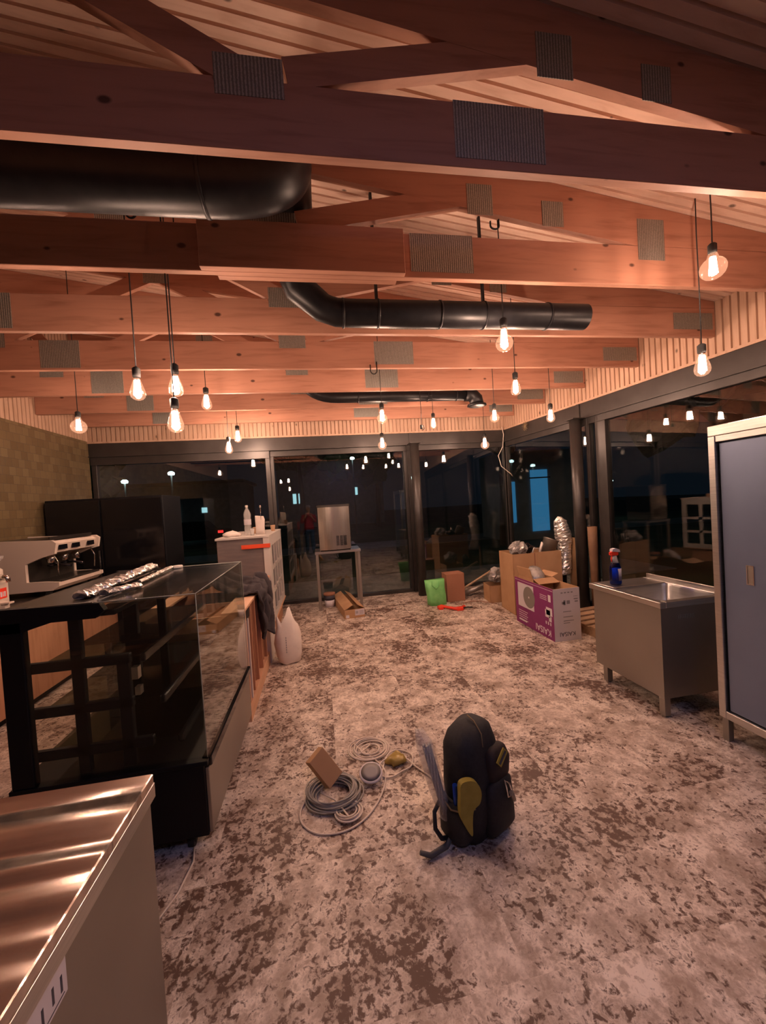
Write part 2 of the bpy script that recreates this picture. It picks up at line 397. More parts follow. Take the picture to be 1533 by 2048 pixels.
# steel beams
mb = MB().box(XL, CORN[0], YB-.03, YB+.12, 2.73, 2.945, .004)
mb.box(XL, CORN[0], YB-.05, YB-.02, 2.725, 2.74).box(1.70, 1.76, YB-.045, YB-.02, 2.73, 2.945)
struct('trim_back_beam', mb, M['frame'], 'dark steel beam above the back windows', 'beam')
mb = MB().box(-.05, Lr, -.02, .14, 2.73, 2.945, .004).box(-.05, Lr, -.04, .0, 2.72, 2.74).box(sY(5.12)-.03, sY(5.12)+.03, -.035, 0, 2.73, 2.945)
struct('trim_right_beam', mb, M['frame'], 'dark steel beam above the right windows', 'beam', WLOC, WROT)
# back windows : frames + panes
def window(name, label, loc, rot, x0, x1, z0, z1, w, extra=(), wl=None, wr=None):
    wl = w if wl is None else wl; wr = w if wr is None else wr
    f = MB()
    f.box(x0, x1, .0, .09, z1-.10, z1, .004); f.box(x0, x1, .0, .09, z0, z0+w, .004)
    f.box(x0, x0+wl, .0, .09, z0+w, z1-.10, .002); f.box(x1-wr, x1, .0, .09, z0+w, z1-.10, .002)
    for e in extra: f.box(*e)
    o = struct(name, f, M['frame'], label, 'window', loc, rot)
    p = link('pane', MB().box(x0+wl, x1-wr, .035, .053, z0+w, z1-.10), M['window'], o)
    return o
bl = (0, YB+.02, 0)
window('window_1', 'sliding glass door behind the black fridge, left end of back wall', bl, None, XL, -.80, 0, 2.73, .075, [(XL, -.80, -.02, .02, 2.60, 2.73)])
window('window_2', 'wide back window behind the ice machine, left of the round column', (0, YB+.05, 0), None, -.80, 1.66, 0, 2.73, .06, [(1.40, 1.46, .0, .07, .06, 2.63)][:0])
window('window_3', 'back window right of the round column, up to the corner', bl, None, 1.66, CORN[0]-.01, 0, 2.73, .06, wr=.012)
window('window_4', 'right window between the back corner and the second column', WLOC, WROT, 0.0, sY(5.0), 0, 2.73, .05, wl=.012, wr=.03)
window('window_5', 'narrow right window beside the second column', WLOC, WROT, sY(5.0), sY(4.84), 0, 2.73, .05, wl=.03, wr=.02)
window('window_6', 'long right window behind the sink table', WLOC, WROT, sY(4.84), sY(1.2), 0, 2.73, .10, wl=.15)
window('window_7', 'right window beyond the steel cabinet', WLOC, WROT, sY(1.2), Lr, 0, 2.73, .10)
# round columns
for (x, y, lab) in ((1.735, 6.74, 'round dark steel column before the back windows, left of the green bag'), (3.71, 5.08, 'round dark steel column by the right windows, behind the purple box')):
    c = thing('steel_column', lab, 'column', (x, y, 0), 0, 'round steel columns')
    link('shaft', MB().lathe([(.08,0),(.08,2.73)], n=32), M['frame'], c)
    link('cap_plate', MB().box(-.1,.1,-.1,.1,2.715,2.728), M['frame'], c)

# ------------------------------------------------------------------ trusses
TY = [1.645+.8345*i for i in range(7)]
TN = [-.17, -2.9]; TP = [1.15, -1.45, -3.7]
def member(a, b, h, y0, y1, cuts=True):
    """plank between two points in XZ with half height h, thickness y0..y1"""
    a = Vector((a[0], a[1])); b = Vector((b[0], b[1])); d = (b-a).normalized(); n = Vector((-d.y, d.x))
    pts = [a+n*h, b+n*h, b-n*h, a-n*h]
    return MB().prism([(p.x, p.y) for p in pts], 1, y0, y1)
ordinal = ['nearest the viewer, dark on its near face', 'with doubled planks, second from the viewer', 'behind the long black duct, third from the viewer',
           'fourth from the viewer, with a plain bright chord', 'fifth from the viewer, before the far duct', 'sixth from the viewer, just behind the far duct', 'farthest, against the back wall boards']
for i, y in enumerate(TY):
    xr = wx(y)-.005; xl = XL+.005; z0 = 3.15
    zc = 3.15
    t = thing('roof_truss', 'pine roof truss '+ordinal[i], 'truss', (0, y, zc), 0, 'pine roof trusses')
    h = .045
    def P(name, mb, m=M['pine']):
        mb.v = [(a, b, c-zc) for a, b, c in mb.v]; return link(name, mb, m, t)
    P('bottom_chord', MB().box(xl, xr-.0, 0, h, 3.15, 3.43, .003))
    ln = .015
    P('top_chord', MB().prism([(xl, cz(xl)-.004), (xr, cz(xr)-.004), (xr, 3.431), (1.87+.12, 3.431), (xl, cz(xl)-.265)][:3] + [(xr, 3.431), (2.35, 3.431), (xl, cz(xl)-.275)], 1, 0, h))
    for a, b in (((-.02, 3.47), (1.22, 3.73)), ((-.16, 3.43), (-1.42, 4.07)), ((-2.86, 3.43), (-1.48, 4.07)), ((-2.95, 3.43), (-3.58, 4.25))):
        P('web', member(a, b, .065, .001, h-.001))
    def plate(x0, x1, a, b):
        m = MB().box(x0, x1, -.002, .0, a, b); P('nail_plate', m, M['galv'])
    plate(.69, 1.12, 3.19, 3.435); plate(-2.5, -2.16, 3.17, 3.43)
    plate(-.30, -.03, 3.36, 3.52); plate(-3.02, -2.78, 3.36, 3.50)
    plate(1.10, 1.28, 3.58, 3.78); plate(-1.55, -1.33, 3.99, 4.2)
    plate(1.64, 1.80, 3.53, 3.70) 
    if i in (1,): plate(2.38, 2.60, 3.33, 3.62)
    if i >= 2: plate(xr-.48, xr-.03, 3.22, 3.38)
    if i == 1:
        P('doubling_plank', MB().box(-.60, .64, -.046, -.001, 3.15, 3.43, .002), M['pine'])
        P('doubling_plank', MB().box(-.52, .60, h+.001, h+.046, 3.15, 3.43, .002), M['pine'])

# ------------------------------------------------------------------ ducts
def arc(c, r, a0, a1, n, plane='xz'):
    out = []
    for k in range(n+1):
        a = a0+(a1-a0)*k/n
        if plane == 'xz': out.append((c[0]+r*math.cos(a), c[1], c[2]+r*math.sin(a)))
    return out
def bez(p, n=10):
    p = [Vector(q) for q in p]; out = []
    for k in range(n+1):
        t = k/n; out.append((1-t)**3*p[0]+3*(1-t)**2*t*p[1]+3*(1-t)*t*t*p[2]+t**3*p[3])
    return out
d = thing('air_duct', 'thick black round air duct at upper left, bending over the second truss', 'duct', (-1.5, 2.03, 3.15), 0, 'black round air ducts')
path = [(-3.6,2.03,3.31),(-2,2.03,3.31),(-.45,2.03,3.31)]+bez([(-.45,2.03,3.31),(-.12,2.03,3.31),(-.06,2.06,3.42),(-.06,2.22,3.60)], 12)[1:]+bez([(-.06,2.22,3.60),(-.06,2.36,3.72),(-.06,2.62,3.70),(-.06,2.74,3.55)], 8)[1:]
wpart('pipe', MB().tube(path, .142, 32), M['duct'], d)
for x in (-.46, -1.75): wpart('seam_ring', MB().tube([(x,2.03,3.31),(x+.018,2.03,3.31)], .146, 32), M['duct'], d)
d = thing('air_duct', 'long black round duct with open right end, before the third truss', 'duct', (1.2, 2.88, 3.05), 0, 'black round air ducts')
path = [(-.07,2.76,3.50),(-.07,2.85,3.36),(-.05,2.88,3.29),(.12,2.9,3.155),(.22,2.9,3.122),(.34,2.9,3.118),(2.25,2.9,3.118)]
r_ = .098
wpart('pipe', MB().tube(path, [.12,.12,.11,.10,r_,r_,r_], 28, cap=False), M['duct'], d)
wpart('pipe_lining', MB().tube([(1.9,2.9,3.118),(2.248,2.9,3.118)], .09, 28, cap=False), M['rubber'], d)
for x in (.26, .52, 1.0, 1.36, 1.9): wpart('clamp_ring', MB().tube([(x,2.9,3.118),(x+.014,2.9,3.118)], .103, 28), M['duct'], d)
wpart('bracket', MB().box(.515,.535,2.885,2.915,3.21,cz(.53)-.001), M['rubber'], d); wpart('bracket', MB().box(1.365,1.38,2.885,2.915,3.21,cz(1.38)-.001), M['rubber'], d)
d = thing('air_duct', 'far slim black duct with a downward round outlet, before the back wall', 'duct', (1.2, 5.4, 3.1), 0, 'black round air ducts')
path = bez([(-.12,5.4,3.42),(-.05,5.4,3.30),(.08,5.4,3.19),(.35,5.4,3.19)], 8)+[(1.2,5.4,3.19),(2.22,5.4,3.19)]
wpart('pipe', MB().tube(path, .078, 24), M['duct'], d)
wpart('outlet_elbow', MB().tube([(2.20,5.4,3.20),(2.30,5.4,3.19),(2.36,5.4,3.13),(2.37,5.4,3.06)], .10, 24), M['duct'], d)
wpart('outlet_flange', MB().lathe([(.10,.03),(.135,.02),(.14,0),(.11,-.01)], (2.37,5.4,3.03), 28), M['duct'], d)
for x in (.62, 1.62, 2.05): wpart('clamp_ring', MB().tube([(x,5.4,3.19),(x+.016,5.4,3.19)], .084, 24), M['duct'], d)

# ------------------------------------------------------------------ pendant lamps
def st_prof(s=1.):
    return [(.0135*s,.142*s),(.0145*s,.128*s),(.019*s,.112*s),(.028*s,.085*s),(.0365*s,.056*s),(.0385*s,.038*s),(.035*s,.021*s),(.025*s,.008*s),(.012*s,.0015*s),(.0001,0)]
def gl_prof(s=1., R=.0475):
    pts = [(.0135,.150),(.015,.135),(.020,2*R+.020)]
    for k in range(9):
        a = math.radians(62-152*k/8); pts.append((max(.0001, R*math.cos(a)), R+R*math.sin(a)))
    return [(r*s, z*s) for r, z in pts]
def pendant(x, y, zb, kind='st', s=1., label='', loop=False, cord_top=None, tilt=0):
    t = thing('pendant_lamp', label, 'lamp', (x, y, zb), 0, 'bare filament pendant bulbs')
    prof = st_prof(s) if kind == 'st' else gl_prof(s, .0475 if kind == 'gl' else .06)
    top = max(z for r, z in prof)
    T = None
    s *= 1.12; prof = [(r*1.12, z*1.06) for r, z in prof]; top *= 1.06
    b = link('bulb', MB().lathe(prof, n=24), M['bulbglass'], t)
    fm = MB(); R = .014*s; h0, h1 = top*.20, top*.80
    for k in range(7):
        a = 2*PI*k/7; fm.tube([(R*1.25*math.cos(a), R*1.25*math.sin(a), h0), (R*.8*math.cos(a), R*.8*math.sin(a), h1)], .0028*s, 5)
    link('filament', fm, M['filament'], b)
    link('glass_stem', MB().tube([(0,0,top*.80),(0,0,top*.99)], .006*s, 8), M['bulbglass'], b)
    so = MB().lathe([(.014*s,top-.012),(.0195*s,top-.008),(.0205*s,top+.012),(.0205*s,top+.042),(.014*s,top+.050),(.006,top+.056)], n=18)
    link('socket', so, M['rubber'], t)
    link('bulb_cap', MB().lathe([(.0135*s,top-.03),(.015*s,top-.028),(.015*s,top-.008)], n=16), M['chrome'], b)
    ct = (cord_top if cord_top else cz(x)) - zb
    cm = MB().tube([(0,0,top+.05),(.002,0,(top+ct)*.4),(-.003,0,(top+ct)*.7),(0,0,ct-.002)], .0038, 7)
    if loop:
        L = 3.56-zb; cm.tube([(0,0,L)]+[( .035+.035*math.cos(a), .004, L-.06+.06*math.sin(a)) for a in [PI-.3*k for k in range(0,-1,-1)]]+[(.07*k/6+.0, .004, L-.10-.045*math.sin(PI*k/6)) for k in range(7)]+[(.07,.004,L)], .0038, 6)
    link('cord', cm, M['rubber'], t)
    return t
LP = [
 (-1.05,2.60,2.42,'st',1.0,'pear bulb hanging left, alone over the display case',0),
 (-.83,2.60,2.44,'st',1.0,'upper one of the two bulbs hanging together left of centre',0),
 (-.82,2.52,2.20,'st',1.05,'lower, larger one of the two bulbs hanging together left of centre',1),
 (-1.085,4.3,2.78,'st',1.2,'pear bulb right of the hanging pair, high under the fourth truss',0),
 (-2.30,4.3,2.575,'G',1.05,'round bulb nearest the olive tiled wall',0),
 (-1.25,6.0,2.56,'st',1.3,'far pear bulb over the white cabinet, lower of two',0),
 (-1.115,6.0,2.72,'st',1.3,'far pear bulb over the white cabinet, upper of two',0),
 (.76,4.3,2.585,'gl',1.1,'globe bulb mid room, upper one of two in a vertical line',0),
 (1.035,6.0,2.53,'gl',1.3,'far globe bulb, lower one of two in a vertical line, above the ice machine',0),
 (1.665,5.3,2.70,'st',1.1,'small far bulb just left of the far duct outlet',0),
 (2.735,6.0,2.47,'gl',1.3,'far low globe bulb in front of the back beam, near the corner',0),
 (2.10,4.3,2.56,'gl',1.05,'globe bulb right of the far duct outlet',1),
 (1.915,3.45,2.64,'st',1.1,'pear bulb under the long black duct, right of centre',0),
 (1.375,2.60,2.72,'gl',1.15,'large globe bulb hanging in front of the long black duct',0),
 (2.82,4.3,2.54,'st',1.15,'pear bulb by the right wall boards, above the second column',0),
 (2.73,2.35,2.45,'st',1.15,'pear bulb at right, below the largest globe',0),
 (2.405,1.98,2.905,'G',1.0,'largest clear globe bulb at upper right, nearest the viewer',0),
]
for x,y,z,k,s,l,lp in LP: pendant(x,y,z,k,s,l,bool(lp))
# a socket without bulb, and cord loops left on the trusses
t = thing('empty_lamp_socket', 'black lamp cord with an empty hooked socket, beside the far duct', 'lamp', (1.485,5.3,2.70))
link('cord', MB().tube([(0,0,.06),(.01,0,.25),(0,0,cz(1.485)-2.70)], .004, 6), M['rubber'], t)
link('socket', MB().lathe([(.019,0),(.02,.05),(.008,.06)], n=14).tube([(.015,0,.04),(.04,0,.045),(.042,0,.0),(.02,0,-.01)], .005, 6), M['rubber'], t)
def loopc(x, y, z, w, h, lab):
    pts = [(x-w, y, z+h*.6)]+[(x+w*math.cos(a), y, z-h*.4*math.sin(a)) for a in [PI-k*PI/10 for k in range(11)]]+[(x+w, y, z+h*.9)]
    o = link('cord_loop', MB().tube(pts, .006, 7), M['rubber']); tag(o, lab, 'cord', 'cord loops on the trusses'); return o
loopc(-.96, 2.465, 3.47, .03, .10, 'black cord loop over the doubled truss, left one below the thick duct')
loopc(-.70, 2.465, 3.50, .045, .12, 'black cord loop over the doubled truss, right one below the thick duct')
loopc(1.28, 2.465, 3.50, .03, .05, 'small black cord loop on the doubled truss, right of the big nail plate')
loopc(.67, 4.13, 3.12, .035, .10, 'black cord loop hanging below the third truss at mid span')
t = tag(link('loose_cable', MB().tube([(3.50,6.9,2.99),(3.53,6.9,2.85),(3.50,6.9,2.62),(3.40,6.9,2.45),(3.45,6.9,2.25),(3.62,6.88,2.1),(3.66,6.88,2.05)], .006, 7), M['cabwhite']), 'thin white cable dangling down in the back right corner', 'cable')
s_ = MB()
for k in range(6):
    a = PI*k/6+.2; s_.tube([(-.08*math.cos(a),0,-.08*math.sin(a)),(.08*math.cos(a),0,.08*math.sin(a))], .004, 5)
tag(link('straw_star', s_, M['zip'], loc=(3.60,6.25,2.93-.06), rot=(0,0,ANG+PI)), 'small brown star ornament hanging on the right steel beam near the corner', 'ornament')

# ------------------------------------------------------------------ display case
CX0, CX1, CY0, CY1 = -1.50, -.635, 2.05, 3.20
c = thing('display_case', 'black glass pastry display case with steel front, behind the near steel counter', 'display case', (-1.05, 2.6, 0))
P = lambda n, mb, m: wpart(n, mb, m, c)
P('base_cabinet', MB().box(CX0+.02, CX1-.02, CY0, CY1, .08, .44, .004), M['black'])
P('deck', MB().box(CX0-.01, CX1, CY0-.01, CY1, .44, .465, .003), M['black'])
P('front_panel', MB().box(CX1-.02, CX1-.002, CY0+.01, CY1-.01, .09, .42, .003), M['steelface'])
P('glass_rail', MB().box(CX1-.035, CX1+.012, CY0+.02, CY1, .42, .475, .006), M['blackgloss'])
for x in (CX0+.1, CX1-.12):
    for y in (CY0+.06, CY1-.1):
        P('castor', MB().cyl((x-.015,y,.03),(x+.015,y,.03),.03).box(x-.02,x+.02,y-.02,y+.02,.03,.085), M['rubber'])
P('side_glass', MB().box(CX0+.1, CX1, CY0, CY0+.007, .465, 1.298), M['glass'])
P('side_glass', MB().box(CX0+.1, CX1, CY1-.007, CY1, .465, 1.298), M['glass'])
P('front_glass', MB().box(CX1-.008, CX1, CY0+.008, CY1-.008, .465, 1.298), M['glass'])
P('top_glass', MB().box(-1.10, CX1, CY0, CY1, 1.299, 1.307), M['topglass'])
for e in (((-1.10,CY1-.004,1.308),(CX1,CY1-.004,1.308)),((CX1-.002,CY0,1.308),(CX1-.002,CY1,1.308)),((-1.10,CY0+.003,1.308),(CX1,CY0+.003,1.308)),((CX1-.002,CY0+.002,.48),(CX1-.002,CY0+.002,1.305)),((CX1-.002,CY1-.002,.48),(CX1-.002,CY1-.002,1.305)),((-1.10,CY0+.05,1.3085),(-1.10,CY1,1.3085))):
    P('glass_edge_highlight', MB().tube(e, .0022, 6), M['edge'])  # thin pale strips stand in for bright highlights along the panes
P('top_panel', MB().box(CX0, -1.10, CY0, CY1, 1.285, 1.312, .004), M['darksteel'])
for y0 in (CY0-.004, CY1-.04):
    m_ = MB().prism([(CX0-.02,1.315),(CX0-.02,1.20),(-1.41,1.20),(-1.28,1.235),(-1.09,1.235),(-1.05,1.27),(-1.07,1.305)], 1, y0, y0+.035)
    P('end_bar', m_, M['black'])
    P('corner_post', MB().box(CX0, -1.405, y0, y0+.045, .465, 1.25, .004), M['black'])
y0 = CY0+.05
for (x0,x1,z0,z1) in ((-1.47,-.98,.98,1.03),(-1.47,-.98,.76,.81),(-1.47,-.90,.55,.60)):
    P('rack_rail', MB().box(x0,x1,y0,y0+.03,z0,z1,.004), M['black'])
P('rack_post', MB().box(-1.245,-1.19,y0,y0+.03,.465,1.25,.004), M['black'])
P('rack_post', MB().box(-1.045,-.985,y0,y0+.03,.465,1.0,.004), M['black'])
P('rack_post', MB().box(-1.245,-1.19,CY1-.08,CY1-.05,.465,1.25,.004), M['black'])
P('shelf_light_cover', MB().box(-1.13,-1.02,CY0+.03,CY1-.03,1.235,1.262,.004), M['blackgloss'])
for z, xf_ in ((1.01,-.93),(.79,-.85),(.58,-.78)):
    s = P('shelf', MB().box(-1.38, xf_, CY0+.06, CY1-.06, z, z+.008), M['shelfglass'])
    P('shelf_rail', MB().box(xf_-.005, xf_+.022, CY0+.05, CY1-.05, z-.03, z+.012, .006), M['blackgloss'])
P('latch', MB().box(-.975,-.945,y0-.005,y0+.03,.90,.96), M['steel'])
P('latch', MB().box(-.965,-.94,y0-.005,y0+.03,.82,.86), M['steel'])
# foil strips on top of the case
def foilstrip(x0, y0, x1, y1, w, h, z, seed, n=130):
    m = MB(); rings = []
    for i in range(n+1):
        t = i/n; cx_, cy_ = x0+(x1-x0)*t, y0+(y1-y0)*t
        ww = w*(.9+.45*noise.noise(Vector((t*9, seed, 0)))); hh = h*(.85+.4*noise.noise(Vector((t*31, seed, 5))))
        r = []
        for k in range(10):
            a = 2*PI*k/10; q = 1+.55*noise.noise(Vector((t*n*.9, k*1.7, seed)))
            r.append(Vector((cx_+ww*q*math.cos(a), cy_+.003*k%2, z+hh+max(-hh, hh*q*math.sin(a)))))
        rings.append(r)
    return m.loft(rings, smooth=False)
o = link('foil_strip', foilstrip(-1.20, 2.13, -1.27, 3.16, .042, .022, 1.3125, 3), M['foil']); tag(o, 'long crumpled silver foil strip on the display case top, left one', 'foil', 'foil strips on the display case')
o = link('foil_strip', foilstrip(-1.085, 2.50, -1.11, 3.08, .016, .012, 1.3125, 9), M['foil']); tag(o, 'thin silver foil strip on the display case, right of the longer one', 'foil', 'foil strips on the display case')
o = link('foil_scrap', foilstrip(-1.12, 2.18, -1.03, 2.34, .035, .018, 1.3125, 14, 24), M['foil']); tag(o, 'loose torn foil scrap near the front edge of the display case top', 'foil')
tag(link('steel_bar', MB().box(-1.165,-1.14,2.45,3.1,1.3125,1.33,.002), M['blackgloss'], rot=(0,0,0)), 'black bar lying between the foil strips on the display case', 'bar')
tag(link('jar_lid', MB().lathe([(.036,0),(.038,.004),(.038,.016),(.034,.02),(.0001,.021)], (-1.08,3.12,1.307), 24), M['white']), 'small round white lid on the far end of the display case', 'lid')

# ------------------------------------------------------------------ near steel counter
c = thing('steel_counter', 'large brushed steel counter in the near left corner with wavy reflections', 'counter', (-1.2, .6, 0))
P = lambda n, mb, m: wpart(n, mb, m, c)
SX, SY1 = -.585, 1.345
P('top', MB().box(-2.1, SX, -.35, SY1, .845, .875, .003), M['top'])
P('side_panel', MB().box(SX-.03, SX-.008, -.33, SY1-.015, .06, .845, .002), M['steelface'])
P('back_panel', MB().box(-2.08, SX-.03, SY1-.03, SY1-.012, .06, .845, .002), M['steelface'])
P('edge_strip', MB().box(SX-.012, SX+.002, -.34, SY1, .80, .846, .001), M['steel'])
P('plinth', MB().box(-2.0, SX-.06, -.3, SY1-.06, 0, .06), M['black'])
def skew_label():
    m = MB().box(SX+.0005-.008, SX+.0015-.008, .78, .905, .715, .795); return m
lb = P('sticker', skew_label(), M['boxwhite'])
mk = MB()
for a, b in ((.80,.725),(.83,.73),(.86,.735),(.885,.73)): mk.box(SX-.0068, SX-.006, a, a+.006, b, b+.035)
mk.box(SX-.0068, SX-.006, .79,.895,.721,.7235)
wpart('sticker_print', mk, M['ink'], lb)
tag(link('floor_cable', MB().tube([(-.9,1.62,.006),(-.8,1.70,.006),(-.74,1.85,.006),(-.72,2.0,.006),(-.76,2.15,.006)], .0055, 6), M['cabwhite']), 'thin pale cable on the floor below the display case corner', 'cable')

# ------------------------------------------------------------------ wooden counter frame
c = thing('wooden_counter_frame', 'unfinished open wooden counter frame between display case and white cabinet', 'counter', (-1.1, 4.0, 0))
P = lambda n, mb, m: wpart(n, mb, m, c)
KY0, KY1, KZ = 3.24, 4.92, .90
P('top_rail', MB().box(-.83,-.655,KY0,KY1,KZ-.02,KZ,.001), M['plyY'])
P('top_rail', MB().box(-1.52,-1.38,KY0,KY1,KZ-.02,KZ,.001), M['plyY'])
P('end_board', MB().box(-1.5,-.66,KY0,KY0+.02,.08,KZ-.021,.001), M['plyY'])
for y in (3.72, 4.22, KY1-.02): P('divider', MB().box(-1.48,-.68,y,y+.018,.10,KZ-.021,.001), M['ply'])
P('inner_panel', MB().box(-1.5,-1.482,KY0+.02,KY1-.02,.10,KZ-.021), M['ply'])
P('recessed_front', MB().box(-.74,-.725,KY0+.02,KY1-.02,.12,KZ-.021), M['ply'])
for y in (3.30, 3.52, 3.74, 4.0, 4.30): P('upright', MB().box(-.735,-.655,y,y+.022,.13,KZ-.021,.001), M['ply'] if y!=3.30 else M['plyY'])
P('upright', MB().box(-.70,-.652,3.38,3.41,.13,KZ-.10,.001), M['white'])
P('dark_bracket', MB().box(-.72,-.66,3.27,3.50,KZ-.11,KZ-.025,.002), M['black'])
P('plinth', MB().box(-1.45,-.648,KY0,KY1+.0,.0,.13,.001), M['plyY'])
P('end_panel', MB().box(-.72,-.63,4.44,4.92,.0,.60,.002), M['white'])
# jacket
def jacket():
    m = MB(); nu, nv = 60, 50; vs = []
    for i in range(nu+1):
        u = i/nu                              # across: inside counter -> over the rail -> hanging at the front
        for j in range(nv+1):
            v = j/nv; y = 3.78+.62*v
            if u < .45: x = -1.30+(u/.45)*.58; z = .93+.07*math.sin(u*9)+.05*math.sin(v*7)
            elif u < .58: t=(u-.45)/.13; x = -.72+.10*math.sin(t*PI/2); z = .95-.035*t
            else: t=(u-.58)/.42; x = -.62+.03*math.sin(v*14+t*3); z = .915-t*(.40+.10*math.sin(v*8.5+1)); y = 4.09+(y-4.09)*(1-.45*t)
            dn = noise.noise_vector(Vector((x*7, y*9, z*6)))
            fo = .022*math.sin(v*26+u*5+dn.x*3)*(1 if u > .5 else .7)
            vs.append((x+dn.x*.03+(fo if u>.56 else 0), y+dn.y*.04, max(z+dn.z*.05+(fo*1.4+.03 if u<=.56 else 0), .915 if u<.55 else -1)))
    fs = [(i*(nv+1)+j, (i+1)*(nv+1)+j, (i+1)*(nv+1)+j+1, i*(nv+1)+j+1) for i in range(nu) for j in range(nv)]
    return m.add(vs, fs, True)
o = link('jacket', jacket(), M['cloth'], fix=False); tag(o, 'dark grey jacket thrown over the wooden counter rail', 'jacket')
so = o.modifiers.new('s', 'SOLIDIFY'); so.thickness = .018; so.offset = 1
# ------------------------------------------------------------------ white lattice cabinet
c = thing('white_cabinet', 'tall white cabinet with slotted side, at the far end of the wooden counter', 'cabinet', (-.95, 5.7, 0))
P = lambda n, mb, m: wpart(n, mb, m, c)
P('body', MB().box(-1.27,-.665,5.02,6.44,.30,1.36,.002), M['greyboard'])
P('top', MB().box(-1.285,-.64,5.0,6.46,1.36,1.385,.002), M['white'])
P('corner_stile', MB().box(-.72,-.642,5.005,5.06,.30,1.36,.002), M['white'])
pn = MB(); cols = 4; rows = 3
ys = [5.06+.12+ (6.44-5.06-.18)*k/cols for k in range(cols+1)]
zs = [.36+(1.24-.36)*k/rows for k in range(rows+1)]
pn.box(-.664,-.642,5.06,6.44,1.24,1.36).box(-.664,-.642,5.06,6.44,.30,.39)
pn.box(-.664,-.642,5.06,5.20,.39,1.24).box(-.664,-.642,6.36,6.44,.39,1.24)
for k in range(1, rows): pn.box(-.664,-.642,5.20,6.36,zs[k]-.025,zs[k]+.025)
for k in range(1, cols): pn.box(-.664,-.642,ys[k]-.03,ys[k]+.03,.39,1.24)
P('slotted_side', pn, M['white'])
P('slot_backing', MB().box(-.6655,-.6645,5.19,6.37,.385,1.245), M['black'])
P('plinth', MB().box(-1.25,-.69,5.03,6.42,0,.29,.002), M['ply'])
P('plinth_edge', MB().box(-.69,-.63,5.0,6.46,.285,.30,.001), M['plyY'])
tag(link('red_tape', MB().box(-.98,-.638,4.993,4.999,1.235,1.285).box(-.6395,-.638,4.993,5.03,1.235,1.285), M['redtape']), 'strip of bright red tape across the front of the white cabinet', 'tape')
# things on it
def bottle(loc):
    t = thing('water_bottle', 'clear plastic water bottle standing on the white cabinet', 'bottle', loc)
    s = 1.12
    pr_ = [(.038,0),(.042,.01),(.042,.08),(.038,.10),(.042,.12),(.042,.185),(.037,.20),(.042,.22),(.041,.25),(.030,.285),(.014,.315),(.013,.33)]
    link('body', MB().lathe([(r*s, z*s) for r, z in pr_], n=22), M['bottle'], t)
    link('label_band', MB().lathe([(.0425*s,.12*s),(.0428*s,.122*s),(.0428*s,.183*s),(.0425*s,.185*s)], n=22), M['boxwhite'], t)
    link('cap', MB().lathe([(.016*s,.325*s),(.017*s,.33*s),(.017*s,.352*s),(.0001,.353*s)], n=16), M['white'], t)
bottle((-.96, 5.42, 1.385))
t = thing('paper_packet', 'crumpled pinkish paper packet with a dark spoon, on the white cabinet', 'packet', (-.80,5.40,1.385))
link('packet_body', MB().loft([superring(0,0,0,.058,.05,18,4), superring(0,0,.10,.06,.045,18,4), superring(.003,0,.19,.058,.03,18,4), superring(.0,0,.245,.056,.012,18,4)]).crumple(.012,14,2), M['sack'], t)
link('spoon', MB().tube([(.02,-.02,.15),(.022,-.02,.35)], .004, 6).lathe([(.0001,0),(.014,.012),(.016,.03),(.0001,.045)], (.022,-.02,.345), 10), M['chrome'], t)
def cup(x, y, z, lab):
    t = tag(link('paper_cup', MB().lathe([(.026,0),(.036,.085),(.038,.088),(.035,.088),(.025,.004)], (x,y,z), 20), M['paper']), lab, 'cup', 'brown paper cups')
cup(-.70,5.95,1.385,'brown paper cup on the right edge of the white cabinet'); cup(-.90,5.62,1.385,'brown paper cup standing behind the water bottle')
tag(link('crumpled_tissue', MB().lathe([(.10,0),(.11,.02),(.07,.05),(.02,.07),(.0001,.07)], (-1.14,5.3,1.387), 18).crumple(.03,16,4), M['tissue']), 'crumpled white tissue on the left of the white cabinet top', 'tissue')
tag(link('drinking_glass', MB().lathe([(.022,0),(.03,.09),(.028,.09),(.02,.004)], (-.88,5.24,1.385), 18), M['bottle']), 'small clear glass in front of the water bottle', 'glass')

# ------------------------------------------------------------------ ice machine on steel table
t = thing('steel_table', 'small steel leg table carrying the ice machine', 'table', (.25, 6.66, 0))
P = lambda n, mb, m: wpart(n, mb, m, t)
P('top', MB().box(-.12,.63,6.38,6.93,.925,.965,.003), M['steel'])
for x in (-.11,.57):
    for y in (6.39,6.87): P('leg', MB().box(x,x+.045,y,y+.045,0,.925,.002), M['steelface'])
t = thing('ice_machine', 'curved steel ice machine standing on the steel table', 'ice machine', (.22, 6.65, .965))
hw, d0 = .255, .26
ring = lambda z, g=0: [Vector((-hw-g, d0, z)), Vector((-hw-g, -d0+.03, z))]+[Vector((-hw-g+ (2*hw+2*g)*k/12, -d0-.045*math.sin(PI*k/12)-g, z)) for k in range(13)]+[Vector((hw+g, -d0+.03, z)), Vector((hw+g, d0, z))]
link('body', MB().loft([ring(.02), ring(.72)], smooth=False), M['icesteel'], t)
link('lid', MB().loft([ring(.72,.008), ring(.755,.008)], smooth=False), M['frame'], t)
link('side_cover', MB().box(hw+.001,hw+.02,-d0+.02,d0,.20,.74), M['black'], t)
link('side_cover', MB().box(-hw-.02,-hw-.001,-d0+.02,d0,.20,.74), M['black'], t)
link('foot_frame', MB().box(-hw+.01,hw-.01,-d0,d0,0,.02), M['black'], t)
gr = MB()
for k in range(3):
    for j in range(12): gr.box(.02+k*.062,.02+k*.062+.045,-d0-.049,-d0-.030,.09+j*.0135,.096+j*.0135)
link('vent_grille', gr, M['black'], t)
t = thing('paint_bucket', 'small white and red bucket under the steel table', 'bucket', (.07,6.62,0))
